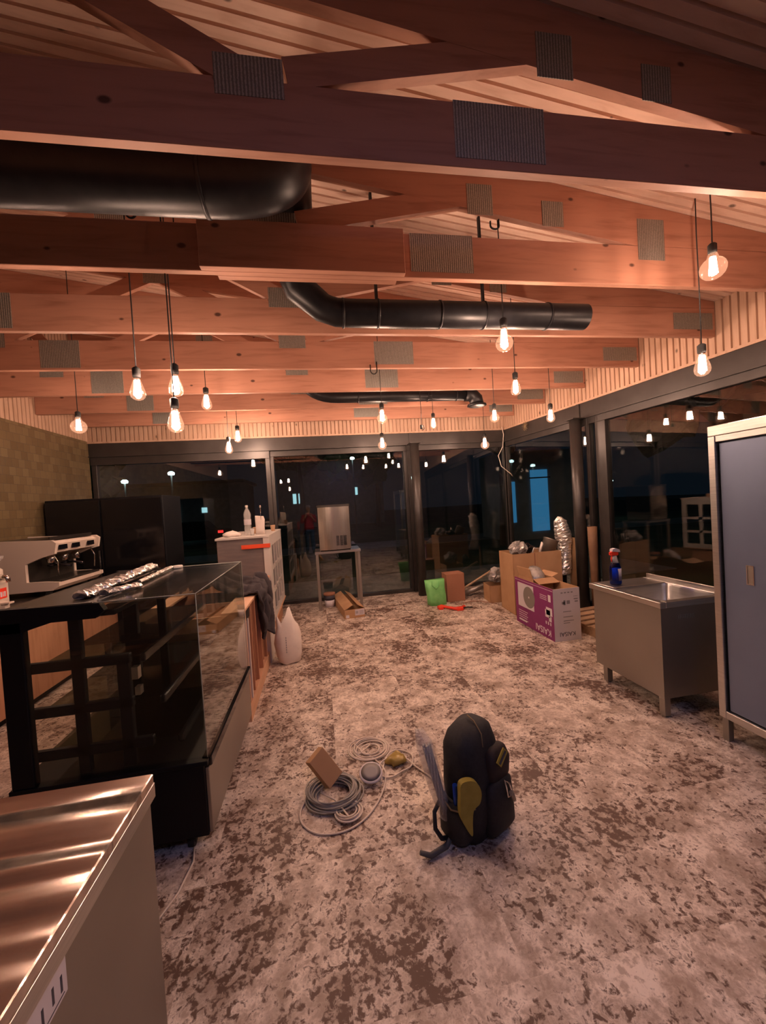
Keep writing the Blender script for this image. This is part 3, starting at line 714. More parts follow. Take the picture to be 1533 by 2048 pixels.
link('pail', MB().lathe([(.075,0),(.085,.12)], n=20), M['boxwhite'], t)
link('label_band', MB().lathe([(.0855,.12),(.0905,.20)], n=20), M['ink'], t)
link('lid', MB().lathe([(.0905,.20),(.098,.205),(.098,.235),(.0001,.24)], n=20), M['carddark'], t)
# long open box
t = thing('long_cardboard_box', 'long low cardboard box with raised flaps, on the floor by the steel table', 'box', (.42,5.80,0), math.radians(7))
bx = MB().box(-.155,.155,0,.006,0,.13).box(-.155,.155,1.05,1.056,0,.13).box(-.155,-.149,0,1.05,0,.13).box(.149,.155,0,1.05,0,.13).box(-.155,.155,0,1.05,0,.006)
link('box_body', bx, M['card'], t)
link('flap', MB().prism([(-.157,.13),(-.155,.136),(-.02,.20),(-.02,.194)], 1, .0, 1.05), M['card'], t)
link('flap', MB().prism([(.157,.13),(.155,.136),(.045,.20),(.045,.194)], 1, .0, 1.05), M['card'], t)
link('shipping_label', MB().box(.005,.15,-.0015,-.0002,.035,.125), M['boxwhite'], t)
lbm = MB()
for k in range(7): lbm.box(.015+k*.006,.0185+k*.006,-.002,-.0014,.06,.10)
for k in range(5): lbm.box(.07,.135,-.002,-.0014,.05+k*.012,.054+k*.012)
link('label_print', lbm, M['inkgrey'], t)
link('corner_label', MB().box(-.135,-.085,-.0015,-.0002,.01,.055), M['boxwhite'], t)
# green bag, brown box, red clamps
t = thing('green_bag', 'bright green shopping bag on the floor beside the round column', 'bag', (1.78,6.05,0), .15)
rg = [superring(0,0,0,.15,.085,28,4), superring(0,0,.12,.155,.085,28,4), superring(-.01,0,.26,.16,.07,28,4), superring(-.02,0,.40,.175,.05,28,4)]
link('bag_body', MB().loft(rg).crumple(.02,9,3), M['green'], t)
link('handle', MB().tube([(-.09,-.055,.39),(-.10,-.07,.33),(-.04,-.078,.27),(.02,-.07,.32),(.03,-.055,.39)], .008, 6), M['green'], t)
tag(link('brown_box', MB().box(-.155,.155,-.12,.12,0,.46,.004), M['carddark'], loc=(2.13,6.22,0), rot=(0,0,.02)), 'upright closed red-brown cardboard box right of the green bag', 'box')
t = thing('red_clamp_belt', 'bright red strap with clamps lying on the floor before the green bag', 'strap', (1.9,5.72,0))
m_ = MB().tube([(-.18,.06,.02),(-.12,.10,.03),(-.06,-.02,.03),(.04,-.12,.035),(.14,-.10,.025),(.2,-.06,.03)], .022, 8).crumple(.015,12,6)
link('strap', m_, M['red'], t)
link('clamp', MB().box(-.19,-.11,.0,.10,0,.045,.008), M['red'], t); link('clamp', MB().box(.05,.15,-.16,-.08,0,.05,.008), M['red'], t)
link('handle_bar', MB().tube([(.15,-.1,.03),(.30,-.13,.03)], .01, 8), M['rubber'], t)
tag(link('thin_lead', MB().tube([(2.1,5.75,.006),(2.2,5.95,.006),(2.35,6.0,.006),(2.5,5.92,.006),(2.65,5.7,.006)], .005, 6), M['carddark']), 'thin reddish cord on the floor right of the red clamps', 'cord')

# ------------------------------------------------------------------ cardboard corner
def openbox(t, w, d, h, th=.006, m=M['card'], name='box_body'):
    b = MB().box(-w,w,-d,-d+th,0,h).box(-w,w,d-th,d,0,h).box(-w,-w+th,-d,d,0,h).box(w-th,w,-d,d,0,h).box(-w,w,-d,d,0,th)
    return link(name, b, m, t)
t = thing('appliance_box', 'purple and white printed air conditioner box standing upside down and open', 'box', (2.70,4.43,0))
w, dd, hh = .165, .43, .60
link('box_body', MB().box(-w+.002,w-.002,-dd+.002,-dd+.008,0,hh).box(-w+.002,w-.002,dd-.006,dd,0,hh).box(-w+.002,-w+.008,-dd,dd,0,hh).box(w-.006,w,-dd,dd,0,hh).box(-w+.002,w,-dd+.002,dd,0,.006), M['card'], t)
pp = link('purple_side', MB().box(-w-.001,-w+.002,-dd,dd,0,hh), M['purple'], t)
wp = link('white_end', MB().box(-w-.001,w,-dd-.001,-dd+.002,0,hh), M['boxwhite'], t)
# writing: upside down. purple face looks to -X
def on_left(mb, y, z, ang=PI, off=.0016):   # text plane XY -> face looking -X
    T = Matrix.Translation((-w-off, y, z)) @ Matrix(((0,0,-1,0),(-1,0,0,0),(0,1,0,0),(0,0,0,1))) @ Matrix.Rotation(ang, 4, 'Z'); return xf(mb, T)
def on_front(mb, x, z, ang=PI, off=.0016):  # face looking -Y
    T = Matrix.Translation((x, -dd-off, z)) @ Matrix(((1,0,0,0),(0,0,-1,0),(0,1,0,0),(0,0,0,1))) @ Matrix.Rotation(ang, 4, 'Z'); return xf(mb, T)
link('brand_lettering', on_left(text_mesh('KAISAI', .112), -.20, .075), M['inkwhite'], pp)
link('brand_lettering', on_front(text_mesh('KAISAI', .068), -.005, .08), M['ink'], wp)
pm = MB()
pm.box(-w-.0022,-w-.0012,-.02,.36,.235,.545); link('printed_unit', pm, M['boxwhite'], pp)
fan = MB()
def disc(y, z, ry, off, n=36): 
    a = [(-w-off, y+ry*math.cos(2*PI*k/n), z+ry*math.sin(2*PI*k/n)) for k in range(n)]
    b = [(p[0]-.0006, p[1], p[2]) for p in a]; return MB().loft([[Vector(q) for q in a],[Vector(q) for q in b]], smooth=False)
link('printed_fan', disc(.09,.39,.135,.0023), M['fangrey'], pp)
link('printed_fan_hub', disc(.09,.39,.012,.003), M['boxwhite'], pp)
lt = MB()
for k in range(5): lt.box(-w-.0018,-w-.001,.14+.02*(k%2),.36,.06+k*.028,.067+k*.028)
lt.box(-w-.0018,-w-.001,.17,.36,.045,.065)
for k in range(3): lt.box(-w-.0018,-w-.001,-.30,-.16,.49-k*.022,.496-k*.022)
lt.box(-w-.0018,-w-.001,-.38,-.33,.44,.52)
lt.box(-w-.0018,-w-.001,-.36,-.26,.25,.34).box(-w-.0018,-w-.001,-.40,-.28,.28,.37).box(-w-.0018,-w-.001,-.38,-.33,.21,.27)
for k in range(3): lt.box(-w-.0018,-w-.001,-.37+k*.045,-.35+k*.045,.165,.20)
lt.box(-w-.0018,-w-.001,-.42,.42,.572,.576)
link('small_print', lt, M['inkwhite'], pp)
fl_ = MB()
for k in range(4): fl_.box(-.07+k*.042,-.045+k*.042,-dd-.0018,-dd-.001,.545,.558)
for k,(a,b) in enumerate(((.33,.1),(.27,.12),(.225,.13),(.20,.08))): fl_.box(-.05,-.05+b,-dd-.0018,-dd-.001,a,a+.008)
fl_.box(-.06,-.025,-dd-.0018,-dd-.001,.42,.45).box(-.04,-.015,-dd-.0018,-dd-.001,.41,.465).box(.0,.04,-dd-.0018,-dd-.001,.42,.46)
fl_.box(.085,.14,-dd-.0018,-dd-.001,.50,.505).box(.09,.14,-dd-.0018,-dd-.001,.465,.478).box(.10,.14,-dd-.0018,-dd-.001,.435,.45)
link('small_print', fl_, M['inkgrey'], wp)
t = thing('open_carton', 'open brown carton with spread flaps, sticking out of the purple box', 'box', (2.70,4.63,.36), .05)
openbox(t, .14, .17, .27)
link('flap', MB().box(-.003,.003,-.15,.15,0,.13), M['card'], t, loc=(-.138,.0,.27), rot=(0,-.25,0))
link('flap', MB().box(-.14,.14,-.003,.003,0,.13), M['card'], t, loc=(.0,-.167,.27), rot=(1.9,0,0))
link('flap', MB().box(-.003,.003,-.15,.15,0,.10), M['card'], t, loc=(.138,.0,.27), rot=(0,1.2,0))
link('plastic_wrap', MB().loft([superring(.02,.03,.12,.11,.12,20), superring(.02,.03,.28,.11,.10,20), superring(.03,.05,.37,.06,.05,20)]).crumple(.03,11,5), M['plastic'], t)
t = thing('tall_carton', 'tall open cardboard box heaped with foil and parts, behind the purple box', 'box', (3.0,5.28,0), -.06)
openbox(t, .36, .24, .86)
link('tape_seam', MB().box(-.045,-.03,-.2425,-.2403,.40,.86), M['carddark'], t)
link('lower_flap', MB().box(.0,.30,-.2445,-.241,.60,.87), M['card'], t)
def crump(name, label, loc, r, m, seed, sz=(1,1,1), rot=None, cat='wrapping'):
    pr2 = []
    for k in range(13): a = -PI/2+PI*k/12; pr2.append((max(.0001, r*math.cos(a)), r*math.sin(a)+r))
    q = MB().lathe(pr2, n=26, smooth=False); q.v = [(x*sz[0], y*sz[1], z*sz[2]) for x,y,z in q.v]; q.crumple(r*.45, 5/r*.35, seed)
    mz = min(v[2] for v in q.v); q.v = [(x,y,z-mz) for x,y,z in q.v]
    return tag(link(name, q, m, loc=loc, rot=rot), label, cat)
crump('crumpled_wrapping', 'grey crumpled plastic wrapping at the left in the tall box', (2.79,5.22,.80), .11, M['plastic'], 2, (1.1,1,.9))
crump('crumpled_wrapping', 'dark crumpled packing in the middle of the tall box', (3.02,5.34,.79), .09, M['blackgloss'], 7, (1.0,.9,.8))
t = thing('metal_canister', 'grey galvanised duct sleeve tilted in the tall box', 'canister', (3.20,5.22,.72), 0)
o = link('sleeve', MB().lathe([(.105,0),(.105,.30),(.11,.305),(.11,.315),(.10,.315)], n=26), M['steelface'], t, rot=(0,.42,0))
t = thing('white_fitting', 'small white pipe fitting sticking out of the tall box', 'fitting', (3.06,5.12,.80))
link('hook', MB().tube([(0,0,0),(.03,0,.10),(.06,0,.18),(.075,0,.12)], [.016,.018,.024,.015], 9).tube([(-.10,0,.05),(-.07,0,.12),(0,0,.10)], .01, 7), M['white'], t)
fd = []
for k in range(46):
    tt = k/45; z = .46+.86*tt; r = (.103+.012*math.sin(tt*11+.5))*(1 if tt<.94 else .8-.5*(tt-.94)/.06)
    cx_ = 3.56+.05*math.sin(tt*4)+.05*tt; fd.append([Vector((cx_+r*(1+.25*noise.noise(Vector((a*2,tt*30,3))))*math.cos(a), 5.36+r*math.sin(a)*(1+.2*noise.noise(Vector((a*2,tt*30,9)))), z+.02*noise.noise(Vector((a*3,tt*20,1))))) for a in [2*PI*j/20 for j in range(20)]])
tag(link('foil_duct', MB().loft(fd, smooth=False), M['foil']), 'upright crumpled silver insulated duct beside the second round column', 'duct')
tag(link('leaning_board', MB().box(-.10,.10,-.012,.012,0,1.0), M['card'], loc=(3.74,5.28,0), rot=(-.0,0,ANG+PI)), 'tall cardboard strip leaning behind the foil duct by the column', 'board')
tag(link('plastic_drum', MB().lathe([(.12,0),(.13,.45),(.12,.46)], (3.53,5.42,0), 22), M['black']), 'black drum on the floor under the silver duct', 'drum')
tag(link('reflection_tube', MB().lathe([(.045,0),(.05,.6),(.06,.9),(.062,1.18),(.052,1.18),(.05,.9)], (3.76,4.90,0), 22), M['tube'], rot=None), 'dim brown roll standing in for a reflection in the glass right of the column', 'tube')  # solid roll added in place of a dim reflection in the glass
t = thing('small_carton', 'small open cardboard box full of silver plastic wrap, in the back corner', 'box', (2.80,5.93,0), -.1)
openbox(t, .20, .16, .27)
link('inner_flap', MB().box(-.0,.2,-.19,-.16,.20,.30), M['card'], t)
crump('crumpled_wrapping', 'silver wrap heaped on the small carton in the back corner', (2.78,5.95,.272), .12, M['plastic'], 11, (1.15,.9,1.0))
crump('crumpled_wrapping', 'dark plastic bag between the small carton and the tall box', (3.09,6.02,0), .10, M['rubber'], 4, (.8,.8,2.2))
tag(link('white_pipe', MB().tube([(2.35,6.35,.05),(3.0,6.5,.18)], .045, 14), M['steelface']), 'grey pipe lying on the floor against the back window', 'pipe')
tag(link('pale_batten', MB().tube([(2.35,6.62,.021),(3.1,6.66,.38)], .02, 6), M['pallet']), 'thin pale batten lying sloped by the back window', 'batten')
# pallet
t = thing('pallet', 'wooden slatted pallet between the purple box and the sink table', 'pallet', (3.34,4.25,0), ANG+PI/2)
for k in range(6): link('slat', MB().box(-.36,.36,-.40+k*.15,-.40+k*.15+.09,.10,.12,.002), M['pallet'], t)
for x in (-.34,0,.30): link('runner', MB().box(x,x+.05,-.40,.44,.0,.10,.002), M['pallet'], t)
# sack
t = thing('white_sack', 'white paper sack with two pointed corners, standing before the wooden counter', 'sack', (-.44,4.42,0), .25)
rr = []
for z,a,b,cx_ in ((0,.085,.085,.0),(.02,.11,.105,.0),(.10,.135,.115,.0),(.22,.15,.11,0),(.32,.14,.09,0),(.40,.125,.055,.0)):
    rr.append(superring(cx_,0,z,a,b,40,3))
last = []
for p_ in superring(0,0,.45,.115,.006,40,2.4):
    u = (p_.x+.115)/.23
    zz = .43+.20*max(0, 1-abs(u-.66)*3.2)+.11*max(0,1-abs(u-.04)*6)
    last.append(Vector((p_.x*.92-.01, p_.y, zz)))
rr.append(last)
link('sack_body', MB().loft(rr).crumple(.016,11,8), M['sack'], t)
pm = MB()
for k in range(7): pm.box(-.045,-.037,-.119,-.1165,.14+k*.026,.14+k*.026+.018)
link('printed_marks', pm, M['inkgrey'], t)

# ------------------------------------------------------------------ sink table + spray bottle + steel cabinet
t = thing('sink_table', 'steel sink table with solid sides, left of the tall steel cabinet', 'sink', (2.66,2.80,0))
P = lambda n, mb, m: wpart(n, mb, m, t)
X0,X1,Y0,Y1,ZT = 2.37,2.98,2.42,3.17,.855
tp = MB()
tp.box(X0,X0+.05,Y0,Y1,ZT-.045,ZT,.003).box(X1-.05,X1,Y0,Y1,ZT-.045,ZT,.003).box(X0+.05,X1-.05,Y0,Y0+.05,ZT-.045,ZT,.003).box(X0+.05,X1-.05,Y1-.24,Y1,ZT-.045,ZT,.003)
P('rim', tp, M['steel'])
P('splashback', MB().box(X1-.012,X1,Y0,Y1,ZT,ZT+.035,.002), M['steel'])
bs = MB(); a,b,c_,d_ = X0+.05,X1-.05,Y0+.05,Y1-.24
rings = []
for (g, z) in ((0,ZT-.004),(.008,ZT-.03),(.02,ZT-.20),(.05,ZT-.24)):
    rings.append(superring((a+b)/2,(c_+d_)/2,z,(b-a)/2-g,(d_-c_)/2-g,28,7))
bs.loft(rings, cap=False); bs.add(rings[-1], [tuple(range(28))])
P('basin', bs, M['steel'])
P('body', MB().box(X0+.02,X0+.035,Y0+.02,Y1-.03,.14,ZT-.045).box(X0+.035,X1-.02,Y0+.02,Y0+.035,.14,ZT-.045).box(X0+.035,X1-.02,Y1-.045,Y1-.03,.14,ZT-.045).box(X1-.035,X1-.02,Y0+.035,Y1-.045,.14,ZT-.045), M['steelface'])
for x in (X0+.02,X1-.06):
    for y in (Y0+.02,Y1-.16): P('leg', MB().box(x,x+.05,y,y+.05,0.012,.14,.002).box(x+.012,x+.038,y+.012,y+.038,0,.013), M['steelface'])
P('rating_plate', MB().box(X0+.16,X0+.31,Y0+.0185,Y0+.0198,.715,.745), M['galv'])
t = thing('spray_bottle', 'blue cleaning spray bottle with pink trigger on the sink table', 'bottle', (2.53,3.03,ZT+.001), math.radians(10))
sp = 1.12
link('bottle_body', MB().loft([superring(0,0,z*sp,a*sp,b*sp,22,3) for z,a,b in ((0,.040,.028),(.01,.045,.031),(.10,.045,.031),(.135,.042,.029),(.17,.030,.024))]), M['spraywin'], t)
link('neck', MB().loft([superring(0,0,z*sp,a*sp,a*sp,18,2) for z,a in ((.17,.028),(.20,.018),(.225,.014))]), M['bottle'], t)
link('label', MB().loft([superring(.012,-.004,z*sp,.030*sp,.0285*sp,18,3) for z in (.03,.125)]), M['boxwhite'], t)
link('trigger_head', MB().box(-.045*sp,.035*sp,-.013,.013,.225*sp,.262*sp,.008).box(-.052*sp,-.044*sp,-.006,.006,.235*sp,.255*sp), M['red'], t)
link('head_cover', MB().prism([(-.035*sp,.262*sp),(.045*sp,.25*sp),(.042*sp,.27*sp),(.0,.285*sp),(-.03*sp,.28*sp)], 1, -.015, .015), M['boxwhite'], t)
link('trigger', MB().tube([(-.025*sp,0,.228*sp),(-.035*sp,0,.205*sp),(-.03*sp,0,.18*sp)], .006, 8), M['red'], t)
t = thing('steel_cabinet', 'tall steel cabinet with a blue reflection painted on its sliding door, at the right edge', 'cabinet', (2.83,1.6,0))
P = lambda n, mb, m: wpart(n, mb, m, t)
GX0,GX1,GY0,GY1,GZ = 2.53,3.13,1.05,2.165,2.06
P('carcass', MB().box(GX0+.05,GX1,GY0+.02,GY1-.02,.17,GZ-.01,.002), M['bluereflection'])
P('top_frame', MB().box(GX0,GX1,GY0,GY1,GZ-.065,GZ,.003).box(GX0+.006,GX0+.05,GY0,GY1-.04,GZ-.105,GZ-.066,.002), M['steel'])
P('side_frame', MB().box(GX0,GX0+.05,GY1-.045,GY1,.15,GZ-.066,.003), M['steel']); P('side_frame', MB().box(GX0,GX0+.05,GY0,GY0+.045,.15,GZ-.066,.003), M['steel'])
P('bottom_frame', MB().box(GX0,GX0+.05,GY0+.045,GY1-.045,.15,.20,.003), M['steel'])
dr = P('sliding_door', MB().box(GX0+.022,GX0+.040,GY0+.5,GY1-.055,.205,GZ-.115,.002), M['bluereflection'])
P('sliding_door', MB().box(GX0+.041,GX0+.049,GY0+.05,GY0+.55,.205,GZ-.115,.002), M['bluereflection'])
hd = MB().box(GX0+.0195,GX0+.0225,1.925,1.965,1.07,1.20)
wpart('recessed_handle', MB().box(GX0+.0185,GX0+.0225,1.972,1.977,1.06,1.18).box(GX0+.0185,GX0+.0225,1.935,1.94,1.06,1.18).box(GX0+.0185,GX0+.0225,1.94,1.972,1.06,1.065).box(GX0+.0185,GX0+.0225,1.94,1.972,1.175,1.18), M['chrome'], dr)
wpart('handle_recess', MB().box(GX0+.021,GX0+.0222,1.94,1.972,1.065,1.175), M['steelface'], dr)
for x in (GX0+.005,GX1-.05):
    for y in (GY0+.01,GY1-.055): P('leg', MB().box(x,x+.04,y,y+.04,0,.17,.002), M['steelface'])

# ------------------------------------------------------------------ left side: back counter, espresso machine, grinder, fridge
t = thing('back_counter', 'long wooden back counter with dark worktop along the tiled wall', 'counter', (-3.2,3.8,0))
P = lambda n, mb, m: wpart(n, mb, m, t)
P('worktop', MB().box(XL+.01,-2.70,1.6,5.68,.93,.96,.003), M['worktop'])
for y in (1.62,2.62,3.62,4.64): P('front_panel', MB().box(-2.75,-2.73,y,y+.99,.08,.92,.002), M['ply'])
P('plinth', MB().box(XL+.05,-2.80,1.65,5.6,0,.08), M['black'])
P('carcass', MB().box(XL+.02,-2.75,1.62,5.64,.08,.93), M['ply'])
t = thing('espresso_machine', 'white two-group espresso machine on the back counter', 'espresso machine', (-3.0,4.83,.96))
P = lambda n, mb, m: wpart(n, mb, m, t)
prof = [(-3.42,1.02),(-2.72,1.02),(-2.66,1.06),(-2.66,1.10),(-2.80,1.115),(-2.95,1.12),(-2.95,1.30),(-2.80,1.36),(-2.68,1.39),(-2.66,1.50),(-2.70,1.53),(-3.42,1.56)]
for y0 in (4.42,5.20): P('side_cheek', MB().prism(prof, 1, y0, y0+.035), M['espresso'])
P('body', MB().box(-3.40,-2.96,4.455,5.20,1.03,1.53), M['darksteel'])
P('front_hood', MB().prism([(-2.96,1.34),(-2.72,1.40),(-2.69,1.49),(-2.73,1.52),(-2.96,1.53)], 1, 4.455, 5.20), M['espresso'])
P('cup_tray', MB().box(-3.40,-2.74,4.46,5.195,1.53,1.545).box(-2.75,-2.735,4.46,5.195,1.545,1.565), M['darksteel'])
for y0 in (4.52,4.74,5.02): P('control_panel', MB().box(-2.704,-2.694,y0,y0+.14,1.425,1.475), M['blackgloss'])
P('drip_tray', MB().box(-2.95,-2.68,4.456,5.199,1.085,1.115,.003), M['darksteel'])
P('base_front', MB().prism([(-2.96,1.02),(-2.71,1.02),(-2.665,1.06),(-2.665,1.095),(-2.96,1.085)], 1, 4.455, 5.20), M['espresso'])
for y0 in (4.62,4.84,5.05): 
    g = P('group_head', MB().lathe([(.035,0),(.04,.02),(.04,.06),(.03,.09)], (-2.84,y0,1.28), 18), M['chrome'])
for y0 in (4.62,4.84):
    P('portafilter', MB().tube([(-2.84,y0,1.27),(-2.76,y0,1.265),(-2.64,y0-.02,1.245)], [.02,.012,.015], 10).lathe([(.03,0),(.036,.02)], (-2.84,y0,1.25), 16), M['blackgloss'])
for y0 in (4.50,5.16): P('steam_wand', MB().tube([(-2.74,y0,1.38),(-2.70,y0,1.30),(-2.72,y0+.02,1.16)], .006, 8), M['chrome'])
P('foot', MB().box(-3.38,-3.34,4.44,4.48,.96,1.02).box(-2.80,-2.76,4.44,4.48,.96,1.02).box(-3.38,-3.34,5.16,5.20,.96,1.02).box(-2.80,-2.76,5.16,5.20,.96,1.02), M['rubber'])
t = thing('coffee_grinder', 'white coffee grinder at the left edge, beside the espresso machine', 'grinder', (-2.90,3.90,.96))
link('body', MB().box(-.10,.10,-.09,.09,.0,.26,.015), M['espresso'], t)
link('head', MB().lathe([(.085,.26),(.10,.29),(.10,.36),(.08,.38)], n=22), M['espresso'], t)
link('hopper', MB().lathe([(.05,.38),(.11,.46),(.115,.48)], n=22), M['film'], t)
link('chute', MB().tube([(.08,0,.30),(.15,0,.29),(.16,0,.25)], [.03,.022,.018], 12), M['chrome'], t)
link('fork', MB().box(.09,.17,-.03,.03,.06,.075,.002).box(.10,.13,-.02,.02,.0,.06,.002), M['espresso'], t)
lb = link('red_label', MB().box(.101,.103,-.05,.05,.11,.20), M['red'], t)
mk = MB()
for k,(a,wd) in enumerate(((-.038,.006),(-.022,.018),(.004,.006),(.018,.018))): mk.box(.1032,.1038,a,a+wd,.125,.17)
link('label_print', mk, M['boxwhite'], lb)
t = thing('black_fridge', 'tall black glass-front fridge in the back left corner', 'fridge', (-2.85,6.1,0))
P = lambda n, mb, m: wpart(n, mb, m, t)
P('body', MB().box(-3.56,-2.12,5.76,6.45,.04,2.0,.006), M['black'])
P('door', MB().box(-2.88,-2.13,5.735,5.76,.10,1.97,.004), M['blackgloss']); P('door', MB().box(-3.55,-2.90,5.735,5.76,.10,1.97,.004), M['blackgloss'])
P('plinth', MB().box(-3.5,-2.2,5.80,6.4,0,.04), M['black'])
P('handle', MB().cyl((-2.93,5.715,.9),(-2.93,5.715,1.3),.010,8), M['frame'])

# ------------------------------------------------------------------ backpack
t = thing('tool_backpack', 'black tool backpack with mustard yellow patches standing on the floor', 'backpack', (.70,1.90,0), math.radians(30))
rg = []
for z,a,b,cx_,cy_ in ((0.0,.125,.085,0,0),(.02,.15,.11,0,0),(.12,.158,.125,0,0),(.25,.155,.125,0,.0),(.36,.155,.118,.0,.01),(.44,.143,.105,.0,.015),(.50,.115,.085,.005,.02),(.535,.07,.06,.01,.025),(.548,.012,.012,.012,.035)):
    rg.append(superring(cx_,cy_,z,a,b,32,2.8))
link('main_body', MB().loft(rg).crumple(.012,10,3), M['bpk'], t)
link('front_pocket', MB().loft([superring(.035,-.115,z,a,b,26,3) for z,a,b in ((.03,.085,.035),(.06,.10,.055),(.18,.10,.058),(.27,.09,.045),(.29,.05,.02))]).crumple(.01,12,5), M['bpk'], t)
link('upper_pocket', MB().loft([superring(.055,-.095,z,a,b,26,3) for z,a,b in ((.27,.06,.03),(.29,.088,.052),(.36,.088,.052),(.42,.07,.035),(.435,.03,.012))]).crumple(.012,12,9), M['bpm'], t)
link('side_pocket', MB().loft([superring(-.15,.0,z,a,b,24,3) for z,a,b in ((.02,.04,.07),(.05,.055,.085),(.17,.05,.09),(.20,.035,.085))]).crumple(.008,12,6), M['bpk'], t)
link('side_pocket', MB().loft([superring(.15,.0,z,a,b,24,3) for z,a,b in ((.02,.04,.07),(.05,.05,.085),(.20,.045,.09),(.25,.025,.07))]).crumple(.008,12,16), M['bpk'], t)
# yellow patch draped on the front left
def surf_patch(poly, y, m, name, th=.004):
    return link(name, MB().prism(poly, 1, y-th, y), m, t)
yp = [(-.105,.315),(-.06,.322),(-.02,.30),(.0,.25),(-.01,.20),(-.045,.175),(-.055,.12),(-.06,.055),(-.09,.10),(-.115,.17),(-.112,.25)]
def closed_curve(p, n=5):
    out = []; N = len(p)
    for i in range(N):
        a, b, c_, d_ = [Vector(p[(i+k) % N]) for k in (-1, 0, 1, 2)]
        for k in range(n):
            t_ = k/n; out.append(tuple(.5*((2*b)+(-a+c_)*t_+(2*a-5*b+4*c_-d_)*t_*t_+(-a+3*b-3*c_+d_)*t_**3)))
    return out
q = MB().prism(closed_curve(yp), 1, -.150, -.120)
link('yellow_patch', q, M['yellow'], t, loc=(-.045,.012,.035), rot=(0,0,math.radians(-22)))
link('logo_patch', MB().box(-.03,.05,-.003,.003,-.018,.018), M['yellow'], t, loc=(.035,-.152,.395), rot=(math.radians(-14),math.radians(-40),0))
link('logo_bar', MB().box(-.024,.044,-.0045,-.003,-.006,.006), M['ink'], t, loc=(.035,-.153,.395), rot=(math.radians(-14),math.radians(-40),0))
link('zip', MB().tube([(-.02,-.085,.45),(.0,-.065,.50),(.01,-.015,.542),(.012,.03,.556)], .0035, 6), M['zip'], t)
link('pocket_trim', MB().tube([(-.19,.04,.205),(-.205,-.02,.195),(-.185,-.075,.20),(-.13,-.11,.21)], .004, 6), M['zip'], t)
0 and link('grab_handle', MB().tube([(-.03,.10,.50),(-.02,.13,.545),(.03,.13,.545),(.04,.10,.50)], .012, 8), M['bpk'], t)
link('carabiner', MB().tube([(.03,-.17,.30),(.045,-.185,.285),(.06,-.185,.24),(.055,-.18,.215),(.035,-.18,.22),(.025,-.18,.27)], .0045, 8, closed=True), M['chrome'], t)
link('pliers', MB().tube([(.05,-.19,.24),(.075,-.185,.19)], .012, 8), M['steelface'], t)
link('buckle', MB().box(-.165,-.12,-.10,-.085,.30,.318,.003), M['cabgrey'], t)
link('side_strap', MB().tube([(-.19,.06,.20),(-.25,.05,.17),(-.27,.03,.11),(-.24,.02,.05),(-.20,.02,.03)], .011, 8), M['bpk'], t)
link('lower_strap', MB().tube([(-.17,.02,.03),(-.23,.0,.02),(-.32,.02,.015),(-.36,.05,.035)], [.016,.014,.013,.010], 8), M['greyweb'], t)
link('blue_tool', MB().cyl((-.165,-.02,.15),(-.168,-.02,.30),.013,10), M['blueplastic'], t)
t2 = thing('wrapped_rods', 'bundle of dark rods in clear plastic, stuck in the backpack side pocket', 'rods', (.53,1.84,.10))
rm = MB()
for k in range(6): rm.cyl((.010*(k%3)-.01,.010*(k//3),0),(-.09+.014*(k%3),.012*(k//3)+.03,.36+.01*(k%2)),.0095,8)
link('rod', rm, M['galv'], t2)
ft = MB().loft([[Vector((a[0]*sc-.10*tt-.01, a[1]*sc+.03*tt, .02+.44*tt)) for a in circle(0,0,0,1,18)] for tt,sc in ((0,.028),(.3,.036),(.6,.042),(.85,.040),(1,.02))]).crumple(.014,16,3)
link('clear_sleeve', ft, M['film'], t2)

# ------------------------------------------------------------------ cables on the floor
def coil(cx_, cy_, r, turns, rt, z0, jitter, seed, ry=1., dz=.35, drift=(0,0)):
    random.seed(seed); pts = []; n = 26*turns; ph = random.random()*6
    for k in range(n+1):
        a = 2*PI*k/26+ph; q = k/n
        rr_ = r*(1+jitter*noise.noise(Vector((q*turns*.9, seed, 0))))
        ox = jitter*r*.6*noise.noise(Vector((q*turns*.5, seed, 7))); oy = jitter*r*.6*noise.noise(Vector((q*turns*.5, seed, 13)))
        pts.append((cx_+rr_*math.cos(a)+ox+drift[0]*q, cy_+rr_*ry*math.sin(a)+oy+drift[1]*q, z0+rt+ dz*rt*2*q*turns*.5*(1+.3*math.sin(a*1.3))))
    return pts
o = link('grey_cable_coil', MB().tube(coil(-.03,2.27,.135,24,.0050,0,.55,3,.88,.36), .0050, 6), M['cabgrey']); tag(o, 'thick bundle of grey cable coiled on the floor under the small carton', 'cable')
o = link('white_cable_coil', MB().tube(coil(.235,2.64,.115,6,.0050,0,.45,5,.95,.4)+coil(.23,2.62,.065,2,.005,.01,.2,8,.9,.3), .005, 6), M['cabwhite']); tag(o, 'white cable coiled loosely on the floor, farthest of the white coils', 'cable', 'white cable coils')
o = link('white_cable_coil', MB().tube(coil(.045,2.12,.062,8,.0050,0,.50,6,.9,.42)+[(-.02,2.2,.03),(-.10,2.26,.04),(-.05,2.40,.09),(.04,2.42,.06)], .005, 6), M['cabwhite']); tag(o, 'small tight white cable coil in front of the grey bundle', 'cable', 'white cable coils')
big = [(-.17,2.30,.006),(-.215,2.20,.006),(-.20,2.10,.006),(-.12,2.02,.006),(.0,2.0,.006),(.11,2.04,.006),(.20,2.13,.006),(.27,2.26,.006),(.30,2.40,.006),(.25,2.52,.010),(.18,2.62,.012),(.13,2.72,.012)]
